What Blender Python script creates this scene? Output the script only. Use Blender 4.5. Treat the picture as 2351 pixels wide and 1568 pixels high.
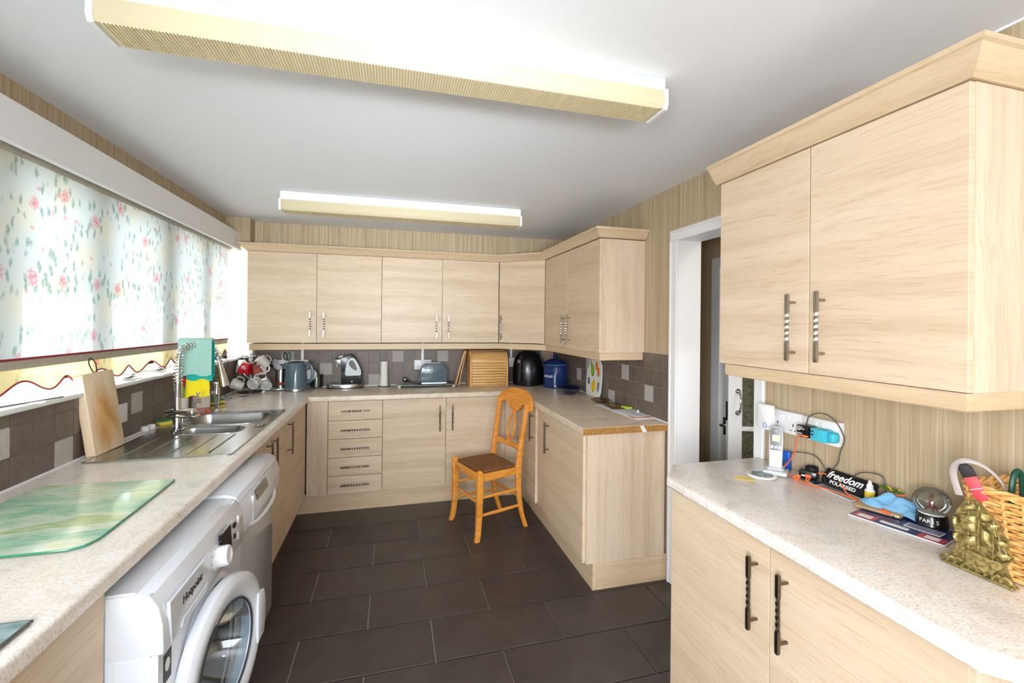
import bpy, bmesh, math, random
from mathutils import Matrix, Vector
from math import sin, cos, pi, radians as R
random.seed(7)
for o in list(bpy.data.objects): bpy.data.objects.remove(o)
SC = bpy.context.scene; COL = SC.collection

# ------------------------------------------------------------------ camera
def look(yaw, pitch, roll):
    F = Vector((sin(yaw), cos(yaw), 0)); Rt = Vector((cos(yaw), -sin(yaw), 0)); U = Vector((0, 0, 1))
    F, U = F*cos(pitch)+U*sin(pitch), U*cos(pitch)-F*sin(pitch)
    Rt, U = Rt*cos(roll)+U*sin(roll), U*cos(roll)-Rt*sin(roll)
    return Matrix((Rt, U, -F)).transposed()
cam_d = bpy.data.cameras.new('camera'); cam = bpy.data.objects.new('camera', cam_d); COL.objects.link(cam)
cam.matrix_world = Matrix.Translation((1.3147, 0, 1.4827)) @ look(.2619, .0018, .0101).to_4x4()
cam_d.sensor_width = 36; cam_d.lens = 36*1020.05/2351; cam_d.shift_y = -43.14/2351; cam_d.shift_x = 0
cam_d.clip_start = .02
SC.camera = cam

# ------------------------------------------------------------------ world, sun, lights, exposure
w = bpy.data.worlds.new('sky'); SC.world = w; w.use_nodes = True
bg = w.node_tree.nodes['Background']; bg.inputs[0].default_value = (.86, .93, 1, 1); bg.inputs[1].default_value = 6.3
def light(name, typ, loc, rot, energy, color=(1, 1, 1), **kw):
    d = bpy.data.lights.new(name, typ); d.energy = energy; d.color = color
    for k, v in kw.items(): setattr(d, k, v)
    o = bpy.data.objects.new(name, d); COL.objects.link(o); o.location = loc; o.rotation_euler = rot
    return o
# afternoon sun, outside the long window, cut off by the eaves above it
sun = light('sun', 'SUN', (-4, 1, 5), (0, 0, 0), 34.0, (1, .97, .92), angle=R(.6))
sun.rotation_euler = Vector((1, .05, -1.6)).to_track_quat('-Z', 'Y').to_euler()
# photographer's flash held above the camera
light('camera_flash', 'AREA', (1.40, -.25, 1.72), (R(97), 0, R(-8)), 2.2, (.93, .965, 1), shape='DISK', size=.22)
sb = light('side_fill', 'AREA', (.55, -.7, 1.35), (0, 0, 0), 19.5, (.92, .96, 1), shape='SQUARE', size=.8, spread=R(110))  # added fill from the left rear for the near right cabinets and worktop
sb.rotation_euler = Vector((1.75, 2.6, -.95)).to_track_quat('-Z', 'Y').to_euler()
light('far_ceiling_fill', 'AREA', (1.40, -1.2, 1.25), (R(90+12), 0, 0), 2.5, (.90, .95, 1), shape='DISK', size=.3, spread=R(36))  # added fill aimed forward to brighten the far ceiling
# added fill lamp behind the camera, standing in for daylight from the rear
light('rear_fill', 'AREA', (1.45, -3.85, 1.3), (R(90), 0, 0), 9, (.84, .93, 1), shape='RECTANGLE', size=2.3, size_y=1.7)
# added fill lamp pointing up at the ceiling behind the camera
light('rear_up_fill', 'AREA', (1.45, -2.2, 1.1), (R(175), 0, 0), 54, (.90, .95, 1), shape='DISK', size=.8)
# added fill lamp under the hall ceiling, lifts the dark hall
light('hall_fill', 'AREA', (3.28, 1.2, 2.2), (0, 0, 0), 5, (1, .95, .88), shape='DISK', size=.3)
SC.view_settings.view_transform = 'Standard'; SC.view_settings.look = 'None'
SC.view_settings.gamma = 1; SC.view_settings.use_curve_mapping = False
SC.view_settings.exposure = 0.66

# ------------------------------------------------------------------ materials
def lin(c): return tuple(((v/255)/12.92 if v/255 <= .04045 else ((v/255+.055)/1.055)**2.4) for v in c)+(1,)
MATS = {}
def pm(name, col, rough=.5, metal=0, coat=0, trans=0, ior=1.45, alpha=1, emit=0, sheen=0, bump=None, var=None):
    m = bpy.data.materials.new(name); m.use_nodes = True; nt = m.node_tree; b = nt.nodes['Principled BSDF']
    b.inputs['Base Color'].default_value = lin(col); b.inputs['Roughness'].default_value = rough
    b.inputs['Metallic'].default_value = metal; b.inputs['Coat Weight'].default_value = coat
    b.inputs['Coat Roughness'].default_value = .08
    b.inputs['Transmission Weight'].default_value = trans; b.inputs['IOR'].default_value = ior
    b.inputs['Alpha'].default_value = alpha; b.inputs['Sheen Weight'].default_value = sheen
    if emit:
        b.inputs['Emission Color'].default_value = lin(col); b.inputs['Emission Strength'].default_value = emit
    if bump or var:
        tc = nt.nodes.new('ShaderNodeTexCoord'); n = nt.nodes.new('ShaderNodeTexNoise')
        nt.links.new(tc.outputs['Object'], n.inputs['Vector']); n.inputs['Detail'].default_value = 4
        n.inputs['Scale'].default_value = (bump or var)[0]
        if bump:
            bp = nt.nodes.new('ShaderNodeBump'); bp.inputs['Strength'].default_value = bump[1]; bp.inputs['Distance'].default_value = .003
            nt.links.new(n.outputs['Fac'], bp.inputs['Height']); nt.links.new(bp.outputs['Normal'], b.inputs['Normal'])
        if var:
            r = nt.nodes.new('ShaderNodeValToRGB'); r.color_ramp.elements[0].position = .3; r.color_ramp.elements[1].position = .7
            r.color_ramp.elements[0].color = lin(col); r.color_ramp.elements[1].color = lin(var[1])
            nt.links.new(n.outputs['Fac'], r.inputs['Fac']); nt.links.new(r.outputs['Color'], b.inputs['Base Color'])
    MATS[name] = m; return m
class NT:
    """small node helper on a principled material"""
    def __init__(s, name, rough=.5, **kw):
        s.m = pm(name, (128, 128, 128), rough, **kw); s.t = s.m.node_tree; s.b = s.t.nodes['Principled BSDF']
    def n(s, typ, **kw):
        nd = s.t.nodes.new('ShaderNode'+typ)
        for k, v in kw.items():
            if k in nd.inputs: nd.inputs[k].default_value = v
            else: setattr(nd, k, v)
        return nd
    def l(s, a, b): s.t.links.new(a, b)
    def coord(s, scale=(1, 1, 1), rnd=True, kind='Object'):
        tc = s.n('TexCoord'); mp = s.n('Mapping'); mp.inputs['Scale'].default_value = scale
        if rnd:
            oi = s.n('ObjectInfo'); ad = s.n('VectorMath', operation='ADD'); sc = s.n('VectorMath', operation='SCALE')
            cx = s.n('CombineXYZ'); 
            for k in range(3): s.l(oi.outputs['Random'], cx.inputs[k])
            s.l(cx.outputs[0], sc.inputs[0]); sc.inputs['Scale'].default_value = 17.3
            s.l(tc.outputs[kind], ad.inputs[0]); s.l(sc.outputs[0], ad.inputs[1]); s.l(ad.outputs[0], mp.inputs['Vector'])
        else: s.l(tc.outputs[kind], mp.inputs['Vector'])
        return mp.outputs[0]
    def noise(s, vec, scale, detail=4, rough=.5, dist=0):
        nd = s.n('TexNoise', Scale=scale, Detail=detail, Roughness=rough, Distortion=dist); s.l(vec, nd.inputs['Vector']); return nd.outputs['Fac']
    def ramp(s, fac, stops):
        r = s.n('ValToRGB'); cr = r.color_ramp
        while len(cr.elements) < len(stops): cr.elements.new(.5)
        for e, (p, c) in zip(cr.elements, stops): e.position = p; e.color = lin(c)
        s.l(fac, r.inputs['Fac']); return r.outputs['Color']
    def mix(s, fac, a, b, mode='MIX'):
        x = s.n('Mix', data_type='RGBA', blend_type=mode)
        for sock, v in ((x.inputs[0], fac), (x.inputs[6], a), (x.inputs[7], b)):
            if hasattr(v, 'links'): s.l(v, sock)
            elif isinstance(v, (int, float)): sock.default_value = v
            else: sock.default_value = lin(v)
        return x.outputs[2]
    def math(s, op, a, b=0):
        x = s.n('Math', operation=op)
        for k, v in enumerate((a, b)):
            if hasattr(v, 'links'): s.l(v, x.inputs[k])
            else: x.inputs[k].default_value = v
        return x.outputs[0]
    def col(s, c): s.l(c, s.b.inputs['Base Color']); return s
    def bump(s, h, strength=.3, dist=.002):
        bp = s.n('Bump', Strength=strength, Distance=dist); s.l(h, bp.inputs['Height']); s.l(bp.outputs[0], s.b.inputs['Normal']); return s

def wood(name, along, tone=((206, 182, 153), (218, 196, 168), (226, 206, 181)), rough=.4):
    t = NT(name, rough)
    sc = {'h': (.8, .8, 30), 'v': (30, 30, .8)}[along]
    warp = t.coord((1.3, 1.3, 1.3)); wn = t.n('TexNoise', Scale=1.6, Detail=2.0); t.l(warp, wn.inputs['Vector'])
    base = t.coord(sc)
    add = t.n('VectorMath', operation='ADD'); scl = t.n('VectorMath', operation='SCALE'); scl.inputs['Scale'].default_value = 1.6
    t.l(wn.outputs['Color'], scl.inputs[0]); t.l(base, add.inputs[0]); t.l(scl.outputs[0], add.inputs[1])
    broad = t.noise(add.outputs[0], .55, 3, .55)
    fine = t.noise(add.outputs[0], 5.5, 5, .65)
    c = t.ramp(broad, ((.3, tone[0]), (.5, tone[1]), (.72, tone[2])))
    f = t.ramp(fine, ((.36, (222, 206, 188)), (.5, (255, 255, 255))))
    t.col(t.mix(.42, c, f, 'MULTIPLY')).bump(fine, .08, .0006)
    return t.m
wood('oak_horizontal', 'h'); wood('oak_vertical', 'v', ((208, 183, 157), (219, 197, 173), (226, 206, 184)))
wood('oak_trim', 'h', ((204, 178, 144), (215, 191, 158), (222, 200, 170)))
pm('oak_inside', (214, 186, 150), .5)
t = NT('worktop_laminate', .24); v = t.coord((1, 1, 1), rnd=False)
a = t.noise(v, 13, 6, .62, .6); b_ = t.noise(t.coord((1, 1.7, 1), rnd=False), 120, 5, .7)
c = t.ramp(a, ((.3, (226, 216, 210)), (.44, (240, 231, 223)), (.56, (244, 239, 234)), (.68, (243, 224, 208))))
g = t.ramp(b_, ((.34, (186, 172, 162)), (.5, (255, 255, 255))))
t.col(t.mix(.55, c, g, 'MULTIPLY')); t.m
t = NT('worktop_shaded', .28); v = t.coord((1, 1, 1), rnd=False)  # same laminate as above, with the dimmer light put into its colour
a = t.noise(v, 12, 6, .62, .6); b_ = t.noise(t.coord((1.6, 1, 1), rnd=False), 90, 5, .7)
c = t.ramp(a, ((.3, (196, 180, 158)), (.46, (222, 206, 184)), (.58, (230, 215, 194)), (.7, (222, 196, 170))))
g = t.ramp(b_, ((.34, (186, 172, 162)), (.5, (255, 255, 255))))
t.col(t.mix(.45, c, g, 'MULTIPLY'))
t = NT('chipboard', .85); v = t.coord()
t.col(t.ramp(t.noise(v, 190, 4, .8), ((.35, (96, 62, 28)), (.5, (170, 120, 60)), (.66, (206, 160, 96)))))
t = NT('slate_floor', .36); v = t.coord((1, 1, 1))
n1 = t.noise(v, 5, 8, .62, .5); n2 = t.noise(v, 70, 4, .7)
oi = t.n('ObjectInfo'); 
c = t.ramp(n1, ((.3, (54, 46, 45)), (.5, (66, 57, 55)), (.72, (78, 70, 66))))
c2 = t.mix(t.math('MULTIPLY', oi.outputs['Random'], .35), c, (80, 71, 67))
t.col(c2).bump(n1, .28, .004)
pm('floor_grout', (158, 146, 134), .9); pm('wall_grout', (176, 156, 138), .9)
t = NT('taupe_tile', .42); v = t.coord()
t.col(t.mix(.35, t.ramp(t.noise(v, 22, 5, .6), ((.3, (98, 86, 78)), (.7, (122, 108, 98)))), t.ramp(t.n('ObjectInfo').outputs['Random'], ((0, (96, 85, 78)), (1, (120, 106, 97)))))).bump(t.noise(v, 60, 3), .12, .0015)
t = NT('ribbed_pale_tile', .35); v = t.coord((1, 1, 1)); wv = t.n('TexWave', wave_type='BANDS', bands_direction='DIAGONAL', Scale=95.0, Distortion=3.0); t.l(v, wv.inputs['Vector'])
t.col(t.ramp(wv.outputs['Fac'], ((.2, (184, 178, 174)), (.8, (202, 198, 194))))).bump(wv.outputs['Fac'], .6, .003)
def paper(name, c0, c1, c2):
    t = NT(name, .62); v = t.coord((70, 70, .8), rnd=False)
    n1 = t.noise(v, 1.0, 3, .7); n2 = t.noise(t.coord((160, 160, 2.5), rnd=False), 1.0, 4, .7)
    c = t.ramp(n1, ((.32, c0), (.5, c1), (.68, c2)))
    t.col(t.mix(.4, c, t.ramp(n2, ((.36, (206, 194, 172)), (.56, (255, 255, 255)))), 'MULTIPLY')).bump(n2, .22, .001)
paper('stria_wallpaper', (178, 157, 124), (193, 173, 142), (210, 195, 168))
t = NT('ceiling_paint', .8); v = t.coord(rnd=False)
t.col(t.ramp(t.noise(v, .9, 3), ((.3, (238, 241, 246)), (.7, (243, 245, 249))))).bump(t.noise(v, 3, 4), .1, .01)
pm('white_gloss', (236, 237, 238), .28); pm('white_satin', (242, 243, 245), .45); pm('upvc', (245, 247, 250), .25)
pm('plaster', (220, 220, 218), .85); pm('brick_outside', (150, 110, 90), .9)
pm('chrome', (214, 216, 220), .08, 1); pm('steel', (178, 180, 180), .24, 1); pm('steel_dark', (120, 122, 124), .3, 1)
pm('pewter', (122, 108, 96), .3, 1); pm('nickel', (158, 148, 138), .32, 1)
pm('appliance_white', (226, 230, 238), .25, coat=.4); pm('appliance_side', (222, 227, 236), .4)
pm('appliance_reflect_grey', (190, 193, 198), .2, coat=.5); pm('black_glass', (14, 12, 12), .08, coat=1); pm('rubber', (52, 56, 62), .6)
pm('black_plastic', (16, 16, 18), .28, coat=.3); pm('black_matt', (24, 24, 26), .6); pm('print_dark', (40, 42, 50), .5); pm('print_grey', (150, 152, 158), .5)
pm('white_plastic', (236, 236, 238), .3); pm('white_china', (238, 238, 236), .12, coat=.6); pm('white_print', (245, 245, 245), .5)
t = NT('glass', .02, trans=1, ior=1.45); t.b.inputs['Base Color'].default_value = (1, 1, 1, 1)
def thin_glass(name, tint=(235, 245, 245), op=.12):
    m = bpy.data.materials.new(name); m.use_nodes = True; nt = m.node_tree
    for n in list(nt.nodes):
        if n.type != 'OUTPUT_MATERIAL': nt.nodes.remove(n)
    out = nt.nodes['Material Output']; tr = nt.nodes.new('ShaderNodeBsdfTransparent'); gl = nt.nodes.new('ShaderNodeBsdfGlossy'); mx = nt.nodes.new('ShaderNodeMixShader')
    lw = nt.nodes.new('ShaderNodeLayerWeight'); lw.inputs[0].default_value = .35
    tr.inputs[0].default_value = lin(tint); gl.inputs['Roughness'].default_value = .03
    ma = nt.nodes.new('ShaderNodeMath'); ma.operation = 'MULTIPLY_ADD'; ma.inputs[1].default_value = .7; ma.inputs[2].default_value = op*.4
    nt.links.new(lw.outputs['Fresnel'], ma.inputs[0]); nt.links.new(ma.outputs[0], mx.inputs[0])
    nt.links.new(tr.outputs[0], mx.inputs[1]); nt.links.new(gl.outputs[0], mx.inputs[2]); nt.links.new(mx.outputs[0], out.inputs[0])
    MATS[name] = m; return m
thin_glass('window_glass', (250, 252, 252), .1); thin_glass('clear_glass', (235, 240, 238), .2); thin_glass('drum_glass', (200, 214, 220), .25)
def translucent(name, col_fn, tr=.55, rough=.8):
    m = bpy.data.materials.new(name); m.use_nodes = True; nt = m.node_tree
    t = NT.__new__(NT); t.m = m; t.t = nt; t.b = nt.nodes['Principled BSDF']; t.b.inputs['Roughness'].default_value = rough
    c = col_fn(t); tl = nt.nodes.new('ShaderNodeBsdfTranslucent'); mx = nt.nodes.new('ShaderNodeMixShader'); mx.inputs[0].default_value = tr
    t.l(c, t.b.inputs['Base Color']); t.l(c, tl.inputs[0]); t.l(t.b.outputs[0], mx.inputs[1]); t.l(tl.outputs[0], mx.inputs[2])
    t.l(mx.outputs[0], nt.nodes['Material Output'].inputs[0]); MATS[name] = m; return m
def rose_print(base, flower, leaf, cream, strength=1.0):
    def f(t):
        # coordinates in the plane of the cloth: world Y and Z
        tc = t.n('TexCoord'); sp = t.n('SeparateXYZ'); t.l(tc.outputs['Object'], sp.inputs[0]); cb = t.n('CombineXYZ')
        t.l(sp.outputs['Y'], cb.inputs['X']); t.l(sp.outputs['Z'], cb.inputs['Y']); v = cb.outputs[0]
        nz = t.n('TexNoise', Scale=16.0, Detail=3.0); t.l(v, nz.inputs['Vector'])
        sc = t.n('VectorMath', operation='SCALE'); sc.inputs['Scale'].default_value = .035; t.l(nz.outputs['Color'], sc.inputs[0])
        ad = t.n('VectorMath', operation='ADD'); t.l(v, ad.inputs[0]); t.l(sc.outputs[0], ad.inputs[1]); vw = ad.outputs[0]
        def vor(vec, scale, rnd=1.0):
            x = t.n('TexVoronoi', Scale=scale, Randomness=rnd, voronoi_dimensions='2D'); t.l(vec, x.inputs['Vector']); return x
        def soft(val, lo, hi):            # 1 below lo, 0 above hi
            m = t.n('MapRange', interpolation_type='SMOOTHSTEP'); t.l(val, m.inputs[0])
            for k, q in ((1, lo), (2, hi), (3, 1.0), (4, 0.0)): m.inputs[k].default_value = q
            return m.outputs[0]
        mul = lambda a, b: t.math('MULTIPLY', a, b)
        a = vor(vw, 5.6, .8); d = a.outputs['Distance']; ca = t.n('SeparateColor'); t.l(a.outputs['Color'], ca.inputs[0])
        sel = t.math('GREATER_THAN', ca.outputs[0], .4)
        # petals: small cells inside each bloom, darker towards the heart
        p = vor(v, 78, 1.0); pe = t.n('TexVoronoi', Scale=62.0, feature='DISTANCE_TO_EDGE', voronoi_dimensions='2D'); t.l(vw, pe.inputs['Vector'])
        line = soft(pe.outputs['Distance'], .04, .22)
        heart = soft(d, .03, .13); body = soft(t.math('ADD', d, mul(t.math('SUBTRACT', t.noise(v, 55, 2), .5), .12)), .13, .19)
        bloom = mul(mul(body, sel), t.math('ADD', mul(line, .55), t.math('ADD', mul(heart, .35), .16)))
        # buds: little pink drops
        bd = vor(vw, 13, 1.0); cd = t.n('SeparateColor'); t.l(bd.outputs['Color'], cd.inputs[0])
        bud = mul(mul(soft(bd.outputs['Distance'], .09, .17), t.math('GREATER_THAN', cd.outputs[1], .8)), .5)
        near = mul(t.math('GREATER_THAN', d, .17), soft(d, .42, .62)); leaves = None
        for rot, sx, thr in ((.7, .42, .38), (-.9, .40, .52)):
            mp = t.n('Mapping'); mp.inputs['Rotation'].default_value = (0, 0, rot); mp.inputs['Scale'].default_value = (1, sx, 1); t.l(vw, mp.inputs['Vector'])
            b = vor(mp.outputs[0], 30, 1.0); cs2 = t.n('SeparateColor'); t.l(b.outputs['Color'], cs2.inputs[0])
            lf = mul(mul(soft(b.outputs['Distance'], .12, .34), t.math('GREATER_THAN', cs2.outputs[1], thr)), near)
            leaves = lf if leaves is None else t.math('MAXIMUM', leaves, lf)
        leaves = mul(leaves, t.math('ADD', mul(t.noise(v, 90, 2), .9), .1))
        e = vor(vw, 4.2, 1.0); gh = soft(e.outputs['Distance'], .05, .5)
        c = t.mix(mul(gh, .35*strength), base, cream); c = t.mix(mul(leaves, 1.15*strength), c, leaf)
        return t.mix(mul(t.math('MAXIMUM', bloom, bud), .8), c, flower)
    return f
translucent('blind_cloth', rose_print((184, 190, 190), (190, 78, 98), (96, 132, 118), (200, 188, 146)), .33)
translucent('valance_cloth', rose_print((222, 206, 156), (206, 112, 86), (150, 160, 112), (228, 214, 168), .8), .36)
pm('blind_bar', (172, 166, 150), .7, var=(40, (190, 182, 166))); pm('piping', (150, 40, 58), .7)
# yellowed prismatic diffuser plastic
t = NT('diffuser_plastic', .25); v = t.coord((1, 1, 1), rnd=False)
gx = t.n('TexChecker', Scale=230.0); t.l(v, gx.inputs['Vector'])
t.col(t.mix(.25, (206, 194, 160), (212, 202, 172))).bump(t.noise(v, 400, 1), .0, .001)
t.b.inputs['Transmission Weight'].default_value = .0; t.b.inputs['Subsurface Weight'].default_value = .0
t = NT('diffuser_ribbed', .3); v = t.coord((1, 1, 1), rnd=False); gx = t.n('TexVoronoi', Scale=150.0, Randomness=0.0); t.l(v, gx.inputs['Vector'])
t.col(t.ramp(gx.outputs['Distance'], ((.2, (222, 200, 150)), (.6, (238, 225, 192))))).bump(gx.outputs['Distance'], .8, .003)
t = NT('orange_pine', .38); v = t.coord((3, 3, 14))
t.col(t.ramp(t.noise(v, 3, 5, .6, .5), ((.25, (204, 124, 44)), (.5, (230, 152, 60)), (.75, (241, 172, 84))))); 
t = NT('rush', .8); v = t.coord((1, 1, 1)); t.col(t.ramp(t.noise(v, 70, 4, .7), ((.3, (98, 62, 34)), (.5, (124, 82, 48)), (.72, (152, 108, 66)))))
t = NT('bamboo', .4); v = t.coord((2, 2, 60)); t.col(t.ramp(t.noise(v, 2, 4, .6), ((.3, (204, 150, 82)), (.6, (232, 184, 116)))))
t = NT('board_wood', .5); v = t.coord((6, 6, 1.0), rnd=False); n1 = t.noise(v, 4, 4, .6)
st = t.noise(t.coord((1, 1, .55), rnd=False), 13, 4, .6)
tc = t.n('TexCoord'); gd = t.n('VectorMath', operation='DISTANCE'); mp = t.n('Mapping'); mp.inputs['Scale'].default_value = (1, 1, .55)
t.l(tc.outputs['Object'], mp.inputs['Vector']); t.l(mp.outputs[0], gd.inputs[0]); gd.inputs[1].default_value = (0, 0, -.012)
worn = t.math('MULTIPLY', t.ramp(t.math('ADD', gd.outputs['Value'], t.math('MULTIPLY', st, .06)), ((.075, (255, 255, 255)), (.125, (0, 0, 0)))), 1.0)
t.col(t.mix(worn, t.ramp(n1, ((.3, (220, 194, 158)), (.7, (238, 218, 190)))), t.ramp(st, ((.35, (196, 140, 76)), (.7, (232, 188, 128))))))
t = NT('wicker', .55); v = t.coord((1, 1, 1)); t.col(t.ramp(t.noise(v, 60, 4, .7), ((.28, (190, 130, 66)), (.5, (236, 182, 108)), (.74, (250, 220, 168)))))
t = NT('old_brass', .36, metal=.6); v = t.coord((1, 1, 1)); n1 = t.noise(v, 90, 4, .7); t.col(t.ramp(n1, ((.35, (108, 94, 52)), (.6, (190, 170, 108))))).bump(n1, .5, .002)
pm('teal_towel', (164, 208, 196), .95, sheen=.3, bump=(220, .8)); pm('teal_deep', (30, 178, 166), .8, bump=(120, .4)); pm('yellow_cloth', (248, 226, 30), .85, bump=(120, .4))
pm('blue_cloth', (126, 182, 222), .8, bump=(90, .4)); pm('red', (214, 30, 44), .3); pm('red_soft', (226, 62, 72), .5); pm('brown_print', (140, 62, 24), .4)
pm('pink_liquid', (206, 150, 140), .15, coat=.5, alpha=1); pm('green_bottle', (120, 150, 90), .2, coat=.4); pm('label_white', (232, 226, 214), .5); pm('orange', (238, 110, 40), .4)
pm('sponge_yellow', (232, 208, 84), .95, bump=(160, .8)); pm('sponge_green', (66, 122, 92), .95, bump=(200, .8))
pm('kettle_blue', (82, 102, 114), .2, coat=.6); pm('scissor_teal', (60, 110, 104), .4); pm('frosted_tank', (196, 206, 208), .3, coat=.2)
pm('paper_roll', (236, 234, 228), .95); pm('cobalt', (8, 44, 104), .12, coat=.8); pm('cobalt_dark', (8, 18, 62), .12, coat=.8); pm('rim_pale', (90, 160, 190), .2)
pm('melamine', (236, 238, 232), .25, coat=.3); pm('fruit_green', (150, 190, 30), .4); pm('fruit_dkgreen', (60, 120, 40), .4); pm('fruit_orange', (238, 130, 20), .4); pm('fruit_yellow', (236, 196, 30), .4); pm('fruit_purple', (110, 104, 150), .4)
pm('lime', (184, 222, 70), .6); pm('paper', (236, 238, 244), .6); pm('paper_grey', (150, 154, 160), .6); pm('paper_pink', (226, 130, 116), .6); pm('navy', (28, 46, 104), .4, coat=.3); pm('mag_red', (206, 70, 84), .4, coat=.3)
pm('amber_tray', (84, 58, 14), .15, coat=.6); pm('gold_foil', (190, 160, 80), .3, 1)
pm('phone_silver', (206, 208, 212), .3, coat=.2); pm('lcd', (200, 204, 160), .3); pm('aqua_plastic', (70, 188, 212), .35); pm('blue_plastic', (18, 90, 190), .25, coat=.4)
pm('orange_cable', (245, 118, 60), .45); pm('grey_cable', (92, 86, 82), .5); pm('yellow_paper', (240, 216, 110), .7); pm('gold_phone', (214, 180, 140), .3, .7)
pm('black_cloth', (16, 16, 20), .85, bump=(60, .5)); pm('yellow_label', (240, 206, 60), .5); pm('pale_blue_led', (90, 140, 230), .4); pm('grey_strap', (190, 178, 174), .8); pm('bottle_green', (10, 70, 56), .4)
pm('tower_red', (150, 70, 66), .4); pm('snow', (238, 240, 242), .8)
t = NT('blue_pad_print', .3); t.b.inputs['Base Color'].default_value = lin((120, 150, 158))
# washed green and blue abstract on the glass saver
t = NT('glass_saver_print', .14, coat=.6); v = t.coord((2.0, 6.5, 1), rnd=False); wn = t.n('TexNoise', Scale=1.2, Detail=5.0, Distortion=.8); t.l(v, wn.inputs['Vector'])
f1 = t.ramp(wn.outputs['Fac'], ((.3, (60, 160, 214)), (.4, (90, 196, 160)), (.48, (160, 214, 170)), (.55, (226, 240, 224)), (.62, (150, 186, 24)), (.72, (226, 240, 226))))
f2 = t.ramp(t.noise(t.coord((3, 9, 1), rnd=False), 5, 6, .6, .7), ((.3, (90, 184, 150)), (.5, (240, 248, 240)), (.7, (130, 196, 130))))
t.col(t.mix(.4, f1, f2))
t = NT('grey_glass_print', .12, coat=.7); v = t.coord((2, 5, 1), rnd=False); t.col(t.ramp(t.noise(v, 6, 5, .6, .7), ((.3, (70, 104, 108)), (.6, (140, 168, 170)))))
pm('green_glass_edge', (46, 140, 104), .15, coat=.5); pm('aqua_glass', (118, 142, 134), .08, coat=1)
t = NT('rippled_glass', .25); v = t.coord((1, 1, 1)); n1 = t.noise(v, 60, 3); t.col(t.ramp(n1, ((.35, (78, 78, 62)), (.65, (110, 110, 92))))).bump(n1, .8, .004)
t = NT('landscape_print', .25); v = t.coord((1, 1, 1)); t.col(t.ramp(t.noise(v, 45, 4), ((.35, (36, 60, 66)), (.5, (90, 120, 116)), (.65, (170, 190, 190)))))
pm('cork', (190, 150, 100), .8)
pm('magnolia_dark', (120, 96, 66), .7)

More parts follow.
